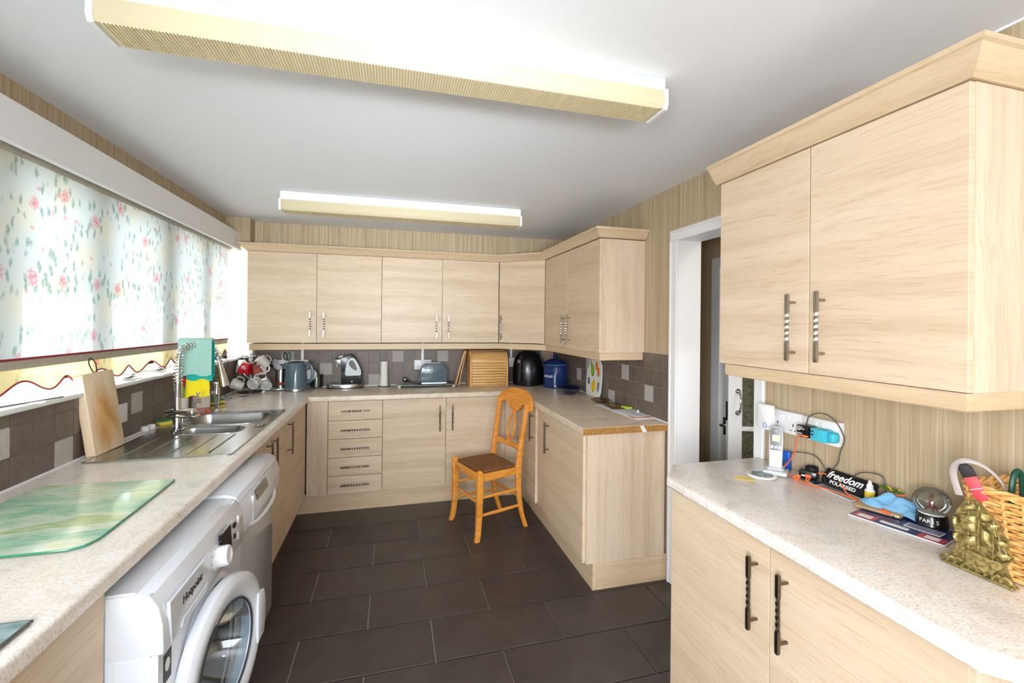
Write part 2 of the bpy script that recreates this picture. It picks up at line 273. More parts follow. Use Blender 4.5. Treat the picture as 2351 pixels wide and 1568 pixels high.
# ------------------------------------------------------------------ mesh builder
def T(x, y, z): return Matrix.Translation((x, y, z))
def RX(a): return Matrix.Rotation(a, 4, 'X')
def RY(a): return Matrix.Rotation(a, 4, 'Y')
def RZ(a): return Matrix.Rotation(a, 4, 'Z')
class M:
    def __init__(s): s.bm = bmesh.new()
    def _add(s, t, xf=None):
        if xf is not None: t.transform(xf)
        bmesh.ops.recalc_face_normals(t, faces=t.faces)
        me = bpy.data.meshes.new('t'); t.to_mesh(me); t.free(); s.bm.from_mesh(me); bpy.data.meshes.remove(me); return s
    def box(s, x0, x1, y0, y1, z0, z1, bev=0, seg=1, xf=None):
        t = bmesh.new(); bmesh.ops.create_cube(t, size=1)
        for v in t.verts: v.co = Vector(((x0+x1)/2+v.co.x*(x1-x0), (y0+y1)/2+v.co.y*(y1-y0), (z0+z1)/2+v.co.z*(z1-z0)))
        if bev: bmesh.ops.bevel(t, geom=list(t.edges), offset=bev, segments=seg, profile=.5, affect='EDGES')
        return s._add(t, xf)
    def prism(s, pts, axis, lo, hi, bev=0, seg=1, xf=None, capbev=False):
        t = bmesh.new()
        def P(a, b, c): return {'x': (c, a, b), 'y': (a, c, b), 'z': (a, b, c)}[axis]
        lo_v = [t.verts.new(P(a, b, lo)) for a, b in pts]; hi_v = [t.verts.new(P(a, b, hi)) for a, b in pts]
        n = len(pts); t.faces.new(lo_v[::-1]); t.faces.new(hi_v)
        for i in range(n): t.faces.new((lo_v[i], lo_v[(i+1) % n], hi_v[(i+1) % n], hi_v[i]))
        if bev:
            ed = [e for f in t.faces if len(f.verts) == n or f in () for e in f.edges] if n > 4 or capbev else list(t.edges)
            bmesh.ops.bevel(t, geom=list(set(ed)), offset=bev, segments=seg, profile=.5, affect='EDGES')
        return s._add(t, xf)
    def ring_sweep(s, rings, closed=False, cap=True, xf=None):
        t = bmesh.new(); vs = [[t.verts.new(p) for p in r] for r in rings]; n = len(rings[0])
        m = len(rings) if closed else len(rings)-1
        for i in range(m):
            a, b = vs[i], vs[(i+1) % len(rings)]
            for k in range(n):
                try: t.faces.new((a[k], a[(k+1) % n], b[(k+1) % n], b[k]))
                except ValueError: pass
        if cap and not closed:
            t.faces.new(vs[0][::-1]); t.faces.new(vs[-1])
        return s._add(t, xf)
    def tube(s, pts, r, n=8, closed=False, xf=None, smooth=0, flat=None):
        pts = [Vector(p) for p in pts]
        if smooth:
            q = []
            m = len(pts)
            rng = range(m if closed else m-1)
            for i in rng:
                p0, p1, p2, p3 = (pts[(i-1) % m] if closed or i > 0 else pts[0]), pts[i], pts[(i+1) % m], (pts[(i+2) % m] if closed or i+2 < m else pts[-1])
                for k in range(smooth):
                    u = k/smooth; q.append(.5*((2*p1)+(p2-p0)*u+(2*p0-5*p1+4*p2-p3)*u*u+(3*p1-p0-3*p2+p3)*u**3))
            if not closed: q.append(pts[-1])
            if isinstance(r, (list, tuple)):
                rr = []
                for i in range(len(q)):
                    f = i/(len(q)-1)*(len(r)-1); a = int(f); b = min(a+1, len(r)-1); rr.append(r[a]+(r[b]-r[a])*(f-a))
                r = rr
            pts = q
        m = len(pts); rings = []; up = None
        for i, p in enumerate(pts):
            d = ((pts[(i+1) % m] if closed or i < m-1 else p)-(pts[i-1] if closed or i > 0 else p))
            if d.length < 1e-9: d = Vector((0, 0, 1))
            d.normalize()
            if up is None:
                up = Vector((0, 0, 1)) if abs(d.z) < .9 else Vector((1, 0, 0))
            up = (up-d*up.dot(d));
            if up.length < 1e-6: up = Vector((0, 1, 0))-d*d.y
            up.normalize(); sd = d.cross(up)
            rad = r[i] if isinstance(r, (list, tuple)) else r
            fl = flat if flat else 1
            rings.append([p+up*cos(2*pi*k/n)*rad*fl+sd*sin(2*pi*k/n)*rad for k in range(n)])
        return s.ring_sweep(rings, closed, True, xf)
    def cyl(s, p0, p1, r0, r1=None, n=20, xf=None): return s.tube([p0, p1], [r0, r0 if r1 is None else r1], n, xf=xf)
    def lathe(s, prof, c=(0, 0, 0), n=32, xf=None, bump=None):
        t = bmesh.new(); vs = []
        for i, (r, z) in enumerate(prof):
            if r < 1e-5: vs.append([t.verts.new((c[0], c[1], c[2]+z))])
            else: vs.append([t.verts.new((c[0]+(r+(bump(k/n, z) if bump else 0))*cos(2*pi*k/n), c[1]+(r+(bump(k/n, z) if bump else 0))*sin(2*pi*k/n), c[2]+z)) for k in range(n)])
        for a, b in zip(vs, vs[1:]):
            for k in range(n):
                if len(a) == 1 and len(b) == 1: continue
                if len(a) == 1: t.faces.new((a[0], b[k], b[(k+1) % n]))
                elif len(b) == 1: t.faces.new((a[k], b[0], a[(k+1) % n]))
                else: t.faces.new((a[k], b[k], b[(k+1) % n], a[(k+1) % n]))
        return s._add(t, xf)
    def sph(s, c, r, n=16, sc=(1, 1, 1), xf=None):
        t = bmesh.new(); bmesh.ops.create_uvsphere(t, u_segments=n, v_segments=max(6, n//2), radius=r)
        for v in t.verts: v.co = Vector((c[0]+v.co.x*sc[0], c[1]+v.co.y*sc[1], c[2]+v.co.z*sc[2]))
        return s._add(t, xf)
    def grid(s, f, nu, nv, thick=0, xf=None):
        t = bmesh.new(); V = [[t.verts.new(f(i/nu, j/nv)) for j in range(nv+1)] for i in range(nu+1)]
        for i in range(nu):
            for j in range(nv): t.faces.new((V[i][j], V[i+1][j], V[i+1][j+1], V[i][j+1]))
        if thick: 
            bmesh.ops.recalc_face_normals(t, faces=t.faces); bmesh.ops.solidify(t, geom=list(t.faces), thickness=thick)
        return s._add(t, xf)
    def xf(s, m): s.bm.transform(m); return s

WM = {}
def mesh_of(m, name, smooth=True, ang=32):
    bm = m.bm if isinstance(m, M) else m
    if smooth:
        for f in bm.faces: f.smooth = True
        for e in bm.edges:
            if len(e.link_faces) == 2 and e.calc_face_angle(0) > R(ang): e.smooth = False
    me = bpy.data.meshes.new(name); bm.to_mesh(me); bm.free(); return me
def thing(name, label, cat, loc=(0, 0, 0), rz=0, group=None, mat=None):
    o = bpy.data.objects.new(name, None); COL.objects.link(o); o.empty_display_size = .05
    WM[o] = mat if mat is not None else T(*loc) @ RZ(rz); o.matrix_world = WM[o]
    o['label'] = label; o['category'] = cat
    if group: o['group'] = group
    return o
def obj(name, m, mat, parent=None, label=None, local=False, smooth=True, kind=None):
    if parent is not None and not local: m.xf(WM[parent].inverted())
    me = mesh_of(m, name, smooth); me.materials.append(MATS[mat])
    o = bpy.data.objects.new(name, me); COL.objects.link(o)
    WM[o] = WM[parent] if parent is not None else Matrix.Identity(4)
    if parent is not None: o.parent = parent; 
    if label: o['label'] = label
    if kind: o['kind'] = kind
    return o
def inst(name, me, parent, world, label=None):
    """place shared mesh data at a world matrix under parent"""
    o = bpy.data.objects.new(name, me); COL.objects.link(o); WM[o] = world
    if parent is not None: o.parent = parent; o.matrix_local = WM[parent].inverted() @ world
    else: o.matrix_world = world
    if label: o['label'] = label
    return o
def single(name, m, mat, label, cat, group=None, loc=None, rz=0, local=False, xf=None):
    """a thing that is one mesh; loc = its origin, local = mesh given around the origin"""
    W = xf if xf is not None else (T(*loc) @ RZ(rz) if loc is not None else Matrix.Identity(4))
    if not local: m.xf(W.inverted())
    me = mesh_of(m, name); me.materials.append(MATS[mat]); o = bpy.data.objects.new(name, me); COL.objects.link(o)
    o.matrix_world = W; WM[o] = W; o['label'] = label; o['category'] = cat
    if group: o['group'] = group
    return o
def struct(name, m, mat, parent=None, label=None):
    o = obj(name, m, mat, parent, label)
    if parent is None: o['kind'] = 'structure'
    return o
def txt(name, s, size, mat, parent, world, depth=.0006, bold=False, label=None, sx=1, shear=0, align='CENTER'):
    cu = bpy.data.curves.new('txt', 'FONT'); cu.body = s; cu.size = size; cu.extrude = depth; cu.align_x = align; cu.align_y = 'CENTER'; cu.resolution_u = 3
    cu.shear = shear
    if bold: cu.offset = size*.02
    ob = bpy.data.objects.new('txt', cu); me = bpy.data.meshes.new_from_object(ob); bpy.data.objects.remove(ob); bpy.data.curves.remove(cu)
    me.transform(Matrix.Diagonal((sx, 1, 1, 1))); me.materials.append(MATS[mat])
    return inst(name, me, parent, world, label)
def dup_tree(o, world, label, parent=None):
    c = o.copy(); COL.objects.link(c); WM[c] = world
    if parent is None: c.matrix_world = world; c['label'] = label
    else: c.parent = parent
    for ch in list(o.children): 
        d = dup_tree(ch, WM[o], None, c); d.matrix_local = ch.matrix_local
    return c

# ================================================================== STRUCTURE
XL, XR, YB, ZC, CT = .07, 2.88, 4.21, 2.285, .91     # left wall, right wall, back wall, ceiling, worktop top
floor = struct('floor', M().box(-.2, 4.6, -4.0, 4.4, -.08, -.008), 'floor_grout')
px, py = .603, .2926
for k in range(-19, 9):
    y0 = 1.667+k*py; off = 1.211 if k % 2 == 0 else .909
    for j in range(-3, 4):
        x0 = off+j*px; a, b = max(x0, .02), min(x0+px, 3.45)
        if b-a < .03: continue
        g = .0032
        struct('floor_tile', M().box(a+g, b-g, y0+g, y0+py-g, -.014, random.uniform(-.0006, .0006), .0018), 'slate_floor', floor)
struct('ceiling', M().box(-.2, 4.6, -4.0, 4.4, ZC, ZC+.12), 'ceiling_paint')

# left wall with the long window opening
WY0, WY1, SILL, HEAD = .15, 4.15, 1.17, 2.08
wl = M().box(-.2, XL, -4.0, 4.4, -.08, SILL).box(-.2, XL, -4.0, 4.4, HEAD, ZC+.0).box(-.2, XL, -4.0, WY0, SILL, HEAD).box(-.2, XL, WY1, 4.4, SILL, HEAD)
wall_left = struct('wall_left', wl, 'stria_wallpaper')
wall_back = struct('wall_back', M().box(XL, 3.1, YB, YB+.15, -.08, ZC), 'stria_wallpaper')
DY0, DY1, DZ = 1.624, 2.19, 1.965
wr = M().box(XR, XR+.14, -4.0, DY0-.015, -.08, ZC).box(XR, XR+.14, DY1+.015, YB, -.08, ZC).box(XR, XR+.14, DY0-.015, DY1+.015, DZ+.015, ZC)
wall_right = struct('wall_right', wr, 'stria_wallpaper')
struct('wall_front', M().box(-.2, 3.02, -4.12, -4.0, -.08, .35).box(-.2, .3, -4.12, -4.0, .35, ZC).box(2.6, 3.02, -4.12, -4.0, .35, ZC).box(.3, 2.6, -4.12, -4.0, 2.15, ZC), 'plaster')
wf = struct('window_2', M().box(.3, 2.6, -4.09, -4.03, .35, .42).box(.3, 2.6, -4.09, -4.03, 2.08, 2.15).box(.3, .37, -4.09, -4.03, .42, 2.08).box(2.53, 2.6, -4.09, -4.03, .42, 2.08).box(1.42, 1.49, -4.09, -4.03, .42, 2.08), 'upvc')  # unseen window, put in so daylight comes from behind the camera
struct('window_pane', M().box(.37, 1.42, -4.065, -4.055, .42, 2.08), 'window_glass', wf); struct('window_pane', M().box(1.49, 2.53, -4.065, -4.055, .42, 2.08), 'window_glass', wf)
# boxing at the back left corner
struct('trim_1', M().box(XL, .235, 3.86, YB, 2.10, ZC-.001), 'stria_wallpaper')
struct('trim_2', M().box(-.1, .19, WY1-.025, YB+.001, 1.176, 2.10, .002), 'white_gloss')
for zz in (1.83, 1.43): pass
struct('trim_7', M().box(.236, XR, 3.99, YB, 2.115, ZC-.001), 'stria_wallpaper')
# window pelmet: white boxed board above the blind
pel = struct('trim_3', M().box(.138, .152, .1, 3.93, 2.04, 2.172, .002).box(XL, .15, .1, 3.93, 2.158, 2.172).box(.132, .158, .1, 3.93, 2.036, 2.046, .002), 'white_satin')
# the window
win = struct('window_1', M().box(-.13, -.07, WY0, WY1, SILL+.01, SILL+.07).box(-.13, -.07, WY0, WY1, HEAD-.07, HEAD).box(-.13, -.07, WY0, WY0+.07, SILL+.07, HEAD-.07), 'upvc')
ml = [(.15, .22), (.72, .84), (1.26, 1.38), (1.80, 1.96), (2.345, 2.485), (2.955, 3.138), (3.524, 3.648), (4.05, 4.15)]
for a, b in ml[1:]: struct('window_mullion', M().box(-.13, -.07, a, b, SILL+.05, HEAD-.05, .004), 'upvc', win)
for (a, b), (c, d) in zip(ml, ml[1:]): struct('window_pane', M().box(-.104, -.096, b-.01, c+.01, SILL+.06, HEAD-.06), 'window_glass', win)
struct('window_sill', M().box(-.07, .096, WY0, WY1-.02, SILL-.006, SILL+.012, .004), 'white_gloss', win)
struct('trim_4', M().box(-.50, -.2, -4.2, 4.6, 2.46, 2.62), 'white_satin')     # soffit of the eaves outside
struct('wall_outside', M().box(-.3, -.2, -4.1, 4.6, -.1, 1.1).box(-.3, -.2, -4.1, 4.6, 2.15, 2.5).box(-.3, -.2, -4.1, WY0, 1.1, 2.15), 'brick_outside')
struct('ground', M().box(-9, -.2, -5, 9, -.2, -.1), 'plaster')

# hall beyond the doorway
struct('wall_hall_side', M().box(3.5, 3.6, 2.65, 4.4, -.08, ZC).box(3.5, 3.6, -.5, 2.65, 1.94, ZC), 'stria_wallpaper')
struct('wall_hall_far', M().box(3.02, 3.5, 3.35, 3.45, -.08, ZC), 'stria_wallpaper')
struct('wall_hall_near', M().box(3.02, 4.6, -.6, -.5, -.08, ZC), 'plaster')
d2 = struct('door_2', M().box(3.49, 3.53, 1.72, 2.57, 0, 1.88, .002), 'white_satin')
struct('door_frame', M().box(3.475, 3.56, 2.572, 2.655, 0, 1.885, .003).box(3.475, 3.56, 1.62, 1.70, 0, 1.885, .003).box(3.475, 3.56, 1.62, 2.655, 1.886, 1.95, .003), 'white_gloss', d2)
struct('wall_hall_side_2', M().box(3.5, 3.6, -.5, 1.62, -.08, 1.95), 'stria_wallpaper')
struct('door_handle', M().box(3.482, 3.49, 2.50, 2.54, .745, .865, .004).cyl((3.486, 2.52, .815), (3.45, 2.52, .815), .009).cyl((3.45, 2.525, .815), (3.45, 2.43, .808), .008), 'chrome', d2)
# glazed door standing open in the hall
LM = T(3.2, 2.165, 0) @ RZ(math.atan2(-.36, .93))
d3 = thing('door_3', 'x', 'x', mat=LM); del d3['label']; del d3['category']; d3['kind'] = 'structure'
obj('door_stile', M().box(0, .078, 0, .04, .02, 1.93, .003), 'white_gloss', d3, local=True)
obj('door_stile', M().box(.60, .70, 0, .04, .02, 1.93, .003), 'white_gloss', d3, local=True)
for a, b in ((.02, .22), (.872, .898), (1.38, 1.405), (1.84, 1.93)): obj('door_rail', M().box(.078, .60, .003, .037, a, b, .003), 'white_gloss', d3, local=True)
for a, b in ((.22, .872), (.898, 1.38), (1.405, 1.84)): obj('glass_pane', M().box(.075, .603, .016, .022, a-.004, b+.004), 'rippled_glass', d3, local=True)
obj('latch_plate', M().box(-.003, .0, .008, .032, .93, 1.04, .001), 'black_matt', d3, local=True)
obj('pull_handle', M().tube([(.05, 0, 1.105), (.05, -.03, 1.10), (.05, -.045, 1.06), (.05, -.045, 1.02), (.05, -.03, .985), (.05, 0, .98)], .006, 10, smooth=5).cyl((.05, 0, 1.105), (.05, -.008, 1.105), .014).cyl((.05, 0, .98), (.05, -.008, .98), .014), 'chrome', d3, local=True)

# doorway casing and lining
dr = struct('door_1', M().box(XR-.005, XR+.145, DY1, DY1+.015, 0, DZ+.015).box(XR-.005, XR+.145, DY0-.015, DY0, 0, DZ+.015).box(XR-.005, XR+.145, DY0, DY1, DZ, DZ+.015), 'white_satin')
struct('architrave', M().box(XR-.018, XR, DY1-.002, DY1+.066, 0, DZ-.0, .004).box(XR-.024, XR-.01, DY1+.045, DY1+.062, 0, DZ, .004), 'white_gloss', dr)
struct('architrave', M().box(XR-.018, XR, DY0-.05, DY0+.002, 0, DZ, .004), 'white_gloss', dr)
struct('architrave', M().box(XR-.018, XR, DY0-.05, DY1+.066, DZ-.002, DZ+.062, .004).box(XR-.024, XR-.01, DY0-.05, DY1+.062, DZ+.042, DZ+.058, .004), 'white_gloss', dr)
# split corner where paper meets ceiling
struct('trim_5', M().box(XR-.004, XR+.002, -1.9, 1.6, ZC-.006, ZC), 'white_satin')

# wall tiles: each one a piece of its wall
tp = .1022
zr = [(.914, 1.013), (1.0165, 1.1185), (1.122, 1.2215), (1.225, 1.33)]
struct('tile_backing', M().box(XL, XL+.004, .9, YB, .9, 1.172), 'wall_grout', wall_left)
struct('tile_backing', M().box(.19, XR, YB-.004, YB, .9, 1.33).box(XL, .19, YB-.004, YB, .9, 1.172), 'wall_grout', wall_back)
struct('tile_backing', M().box(XR-.004, XR, 2.26, YB, .9, 1.308), 'wall_grout', wall_right)
palel = {(2.083, 0), (2.59, 1), (1.78, 1), (3.30, 0), (3.7, 1)}
for i in range(34):
    y0 = .96+.0+i*tp-.004; 
    if y0+tp > YB-.0: continue
    for r_, (a, b) in enumerate(((.914, 1.0135), (1.0165, 1.118), (1.121, 1.17))):
        pale = any(abs(y0+tp/2-(c+.05)) < tp/2 and r_ == rr for c, rr in palel)
        struct('wall_tile', M().box(XL+.003, XL+.0085, y0+.0012, y0+tp-.0012, a, b, .001), 'ribbed_pale_tile' if pale else 'taupe_tile', wall_left, label='pale ribbed feature tile' if pale else None)
paleb = {(3, 3-1), (6, 1), (10, 0), (12, 2), (16, 2)}
for i in range(-3, 26):
    x0 = .085+i*tp if True else 0
    if x0 < XL-.06: continue
    a_, b_ = max(x0, XL+.01), min(x0+tp, XR-.01)
    if b_-a_ < .02: continue
    for r_, (a, b) in enumerate(zr):
        if a_ < .18 and r_ >= 2: 
            if r_ == 2: b = 1.17
            else: continue
        pale = (i, r_) in paleb
        struct('wall_tile', M().box(a_+.0012, b_-.0012, YB-.0085, YB-.003, a, b, .001), 'ribbed_pale_tile' if pale else 'taupe_tile', wall_back, label='pale ribbed feature tile' if pale else None)
paler = [(2.77, 2), (2.475, 1), (3.55, 1), (2.965, 0), (3.35, 2)]
for i in range(20):
    y0 = 2.2595+i*.0985+ .067-.0985; y1 = y0+.0985; y0 = max(y0, 2.262)
    if y1 > YB-.005: y1 = YB-.01
    if y1-y0 < .02: continue
    for r_, (a, b) in enumerate(((.914, 1.0), (1.003, 1.101), (1.104, 1.203), (1.206, 1.306))):
        pale = any(abs((y0+y1)/2-c) < .05 and r_ == rr for c, rr in paler)
        struct('wall_tile', M().box(XR-.0085, XR-.003, y0+.0012, y1-.0012, a, b, .001), 'ribbed_pale_tile' if pale else 'taupe_tile', wall_right, label='pale ribbed feature tile' if pale else None)

# ================================================================== HANDLES, DOORS, CABINETS
def handle_mesh(L=.212, mat='pewter'):
    m = M(); rings = []; n = 44; a = .0056
    for i in range(n+1):
        z = -L/2+L*i/n; u = (z+L/2)/L
        tw = 0 if u < .28 else (1 if u > .72 else (u-.28)/.44)
        ang = tw*2.5*pi+pi/4*0; k = 1 if 0 < i < n else .8
        rr = a*1.25*k*(1-.12*(0 < tw < 1))
        rings.append([(cos(ang+pi/4+q*pi/2)*rr, -.032+sin(ang+pi/4+q*pi/2)*rr, z) for q in range(4)])
    m.ring_sweep(rings)
    for s_ in (-1, 1): m.cyl((0, -.03, s_*.080), (0, 0, s_*.080), .0043, n=10)
    me = mesh_of(m, 'handle', True, 50); me.materials.append(MATS[mat]); return me
H_PEW = handle_mesh(); H_NIC = handle_mesh(mat='nickel')
def frame(x, y, ang): return T(x, y, 0) @ RZ(R(ang))
def cabinet(name, label, cat, F, w_, d, z0, z1, doors=(), drawers=(), group=None, hm=H_PEW, side=None, th=.018, mat='oak_horizontal', cz1=None):
    """local x along the front, local +y into the cabinet, doors proud towards -y"""
    rt = thing(name, label, cat, mat=F @ T(0, 0, z0), group=group); S = T(0, 0, -z0)
    obj('carcass', M().box(.001, w_-.001, .0, d, z0+.001, (cz1 or z1)-.001, xf=S), side or 'oak_vertical', rt, local=True)
    for dd in doors:
        a, b, hx, hz = dd[:4]; g = .0019
        do = obj('door', M().box(a+g, b-g, -th, -.0005, z0+g, z1-g, .0007, xf=S), mat, rt, local=True)
        if hx is not None: inst('handle', hm, do, F @ T(hx, -th, hz))
    for a, b, zz0, zz1 in drawers:
        g = .0019
        do = obj('drawer', M().box(a+g, b-g, -th, -.0005, zz0+g, zz1-g, .0007, xf=S), mat, rt, local=True)
        inst('handle', hm, do, F @ T((a+b)/2, -th, (zz0+zz1)/2) @ RY(pi/2))
    return rt
# --- wall cabinets along the back
ZU0, ZU1 = 1.311, 2.027
Fb = lambda x: frame(x, 3.865, 0)
cabinet('wall_cabinet', 'pale oak double-door wall cabinet nearest the window, above mugs and kettle', 'cabinet', Fb(.223), 1.0, .335, ZU0, ZU1, [(0, .5, .455, 1.462), (.5, 1, .558, 1.462)], group='oak wall cabinets', hm=H_NIC)
cabinet('wall_cabinet', 'pale oak double-door wall cabinet above the toaster and bread bin', 'cabinet', Fb(1.223), 1.0, .335, ZU0, ZU1, [(0, .5, .45, 1.452), (.5, 1, .553, 1.452)], group='oak wall cabinets', hm=H_NIC)
# diagonal corner cabinet
A, B = Vector((2.223, 3.847)), Vector((2.56, 3.567)); dv = B-A; ang = math.degrees(math.atan2(dv.y, dv.x)); Lc = dv.length
Fc = frame(A.x, A.y, ang) @ T(0, .018, 0)
cc = thing('corner_wall_cabinet', 'pale oak diagonal corner wall cabinet with a single door above the air fryer', 'cabinet', mat=T(2.6, 3.95, ZU0), group='oak wall cabinets')
nrm = Vector((-dv.y, dv.x)).normalized()*.02
obj('carcass', M().prism([(A.x+nrm.x+.012, A.y+nrm.y), (B.x+nrm.x, B.y+nrm.y+.012), (XR-.01, 3.57), (XR-.01, YB-.01), (2.226, YB-.01)], 'z', ZU0+.001, ZU1-.001), 'oak_vertical', cc)
dc = obj('door', M().box(.004, Lc-.004, -.018, -.0005, ZU0+.0015, ZU1-.0015, .0012, xf=Fc), 'oak_horizontal', cc)
inst('handle', H_NIC, dc, Fc @ T(.035, -.018, 1.445))
# right wall, far
Fr = lambda y, x=2.578: frame(x, y, -90)
cabinet('wall_cabinet', 'pale oak double-door wall cabinet beside the doorway, above the blue bread crock', 'cabinet', Fr(3.565), 1.027, .3, 1.304, 2.022, [(0, .497, .452, 1.446), (.497, 1.027, .55, 1.446)], group='oak wall cabinets', hm=H_NIC)
# right wall, near
cabinet('wall_cabinet', 'large pale oak double-door wall cabinet nearest the camera, above the sockets', 'cabinet', Fr(1.482), .787, .3, 1.335, 2.040, [(0, .390, .340, 1.479), (.390, .787, .441, 1.482)], group='oak wall cabinets', hm=H_NIC)
# cornices (flared moulding, mitred along a path)
def moulding(m, path, prof):
    rings = []
    for i, p in enumerate(path):
        p = Vector(p)
        d0 = (p-Vector(path[i-1])).normalized() if i else None; d1 = (Vector(path[i+1])-p).normalized() if i < len(path)-1 else None
        n0 = Vector((d0.y, -d0.x)) if d0 else None; n1 = Vector((d1.y, -d1.x)) if d1 else None
        if n0 and n1: nn = n0+n1; nn = nn/nn.dot(n0)
        else: nn = n0 or n1
        rings.append([(p.x+nn.x*o_, p.y+nn.y*o_, z) for o_, z in prof])
    m.ring_sweep(rings); return m
def corn(z, h=.058): return [(-.03, z), (.006, z), (.01, z+.006), (.018, z+.012), (.042, z+h-.016), (.05, z+h-.012), (.05, z+h), (.034, z+h+.003), (-.03, z+h+.003)]
single('cornice', moulding(M(), [(.223, 4.20), (.223, 3.847), (2.223, 3.847), (2.56, 3.567), (2.56, 2.538), (XR-.004, 2.538)], corn(2.027)), 'oak_trim', 'flared oak cornice running round the tops of the far wall cabinets', 'moulding')
single('cornice', moulding(M(), [(2.56, 1.50), (2.56, .695), (XR-.004, .695)], corn(2.041, .07)), 'oak_trim', 'flared oak cornice on top of the large near wall cabinet', 'moulding')
def rail(z, h): return [(-.03, z-h), (-.012, z-h), (-.010, z-h+.003), (-.010, z-.001), (-.03, z-.001)]
single('light_rail', moulding(M(), [(.229, 4.20), (.229, 3.847), (2.223, 3.847), (2.56, 3.567), (2.56, 2.538), (XR-.004, 2.538)], rail(1.306, .05)), 'oak_trim', 'oak light rail strip under the far run of wall cabinets', 'moulding')
single('light_rail', moulding(M(), [(XR-.004, 1.47), (2.56, 1.47), (2.56, .695), (XR-.004, .695)], rail(1.335, .044)), 'oak_trim', 'oak light rail strip under the large near wall cabinet', 'moulding')

# --- base cabinets
ZB0, ZB1 = .15, .868
Fbb = lambda x: frame(x, 3.683, 0)
zd = [.150, .288, .430, .574, .716, .868]
cabinet('drawer_unit', 'pale oak base unit with a stack of five drawers', 'drawers', Fbb(.840), .4035, .5, ZB0, ZB1, drawers=[(0, .4035, a, b) for a, b in zip(zd, zd[1:])])
cabinet('base_cabinet', 'pale oak double-door base cabinet behind the wooden chair', 'cabinet', Fbb(1.2435), 1.0, .5, ZB0, ZB1, [(0, .5, .448, .707), (.5, 1.0, .551, .710)], group='oak base cabinets')
fp = single('filler_panel', M().box(.69, .8385, 3.665, 3.70, ZB0, ZB1, .001), 'oak_vertical', 'narrow upright oak filler panel in the corner left of the drawers', 'panel')
single('filler_panel', M().box(2.245, 2.36, 3.668, 3.70, ZB0, ZB1, .001), 'oak_vertical', 'upright oak filler panel in the corner behind the chair back', 'panel')
Fl = lambda y: frame(.667, y, 90)
cabinet('base_cabinet', 'oak sink base cabinet beside the dishwasher with paired bar handles', 'cabinet', Fl(2.37), .63, .55, ZB0+.0, ZB1, [(0, .242, .19, .75), (.242, .63, .294, .75)], group='oak base cabinets', cz1=.74)
cabinet('base_cabinet', 'oak base cabinet left of the corner with one door under the sink end', 'cabinet', Fl(3.0), .645, .55, ZB0, ZB1, [(0, .645, .047, .757)], group='oak base cabinets', cz1=.74)
cabinet('base_cabinet', 'oak base cabinet end at bottom left beside the washing machine', 'cabinet', Fl(.45), .772, .55, ZB0, ZB1, [(0, .772, None, 0)], group='oak base cabinets')
Frb = lambda y: frame(2.363, y, -90)
cabinet('base_cabinet', 'oak base cabinet with end panel at the free end of the far right worktop', 'cabinet', Frb(2.935), .667, .49, ZB0, ZB1, [(0, .650, .085, .71)], group='oak base cabinets')
cabinet('base_cabinet', 'oak corner base cabinet behind the chair, its door standing slightly proud', 'cabinet', frame(2.363, 3.62, -90), .66, .49, ZB0, ZB1, [(0, .485, .43, .708)], group='oak base cabinets')
cabinet('base_cabinet', 'pale oak double-door base cabinet under the near right worktop', 'cabinet', Frb(1.474), .905, .49, .12, .866, [(0, .456, .412, .712), (.456, .905, .514, .714)], group='oak base cabinets')
# plinths
single('plinth', M().box(.62, 2.42, 3.715, 3.733, 0, .149), 'oak_trim', 'oak plinth board along the floor under the drawers and back cabinets', 'plinth')
single('plinth', M().box(2.403, 2.421, 2.272, 3.713, 0, .149), 'oak_trim', 'oak plinth board under the far right base cabinets, facing the window', 'plinth')
single('plinth', M().box(2.4215, 2.87, 2.272, 2.29, 0, .149), 'oak_trim', 'short oak plinth board across the free end of the far right cabinets', 'plinth')
single('plinth', M().box(.60, .618, 2.37, 3.71, 0, .149), 'oak_trim', 'oak plinth board under the sink cabinets', 'plinth')
single('plinth', M().box(.60, .618, .45, 1.22, 0, .149), 'oak_trim', 'oak plinth board below the bottom left cabinet', 'plinth')
single('plinth', M().box(2.403, 2.421, .58, 1.46, 0, .119), 'oak_trim', 'oak plinth board below the near right cabinet', 'plinth')

# --- worktops
def edge_round(x_in, x_out, z0=.87, z1=.91, r=.009):
    s_ = 1 if x_out > x_in else -1; p = [(x_in, z0), (x_out-s_*.004, z0), (x_out, z0+.004)]
    for k in range(5): a = k/4*pi/2; p.append((x_out-s_*r+s_*r*cos(a), z1-r+r*sin(a)))
    return p+[(x_in, z1)]
# left run with the opening cut for the sink bowls
SX0, SX1, SY0, SY1 = .17, .62, 2.49, 3.12
m = M().prism([(a, b) for a, b in edge_round(SX1, .701)], 'y', .35, 4.205)
m.box(.082, SX0, .35, 4.205, .87, .91).box(SX0, SX1, .35, SY0, .87, .91).box(SX0, SX1, SY1, 4.205, .87, .91)
single('worktop', m, 'worktop_laminate', 'long cream speckled laminate worktop under the window holding the sink', 'worktop')
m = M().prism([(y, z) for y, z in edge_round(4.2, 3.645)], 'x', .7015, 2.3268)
single('worktop', m, 'worktop_shaded', 'beige laminate worktop along the back wall above the drawers', 'worktop')
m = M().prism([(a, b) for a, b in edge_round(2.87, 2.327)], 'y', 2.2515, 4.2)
wt = single('worktop', m, 'worktop_shaded', 'beige laminate worktop on the far right with a raw chipboard end', 'worktop')
obj('cut_end', M().box(2.328, 2.885, 2.2485, 2.2515, .872, .908), 'chipboard', wt, 'raw brown chipboard edge'); obj('edging_strip', M().prism([(2.675, .9085), (2.70, .9085), (2.722, .871), (2.694, .871)], 'y', 2.2475, 2.2485), 'worktop_laminate', wt, 'remnant of pale laminate edging')
poly = [(2.327, .549), (2.327, 1.478), (2.436, 1.597), (2.872, 1.60), (2.872, .20), (2.50, .20), (2.50, .38)]
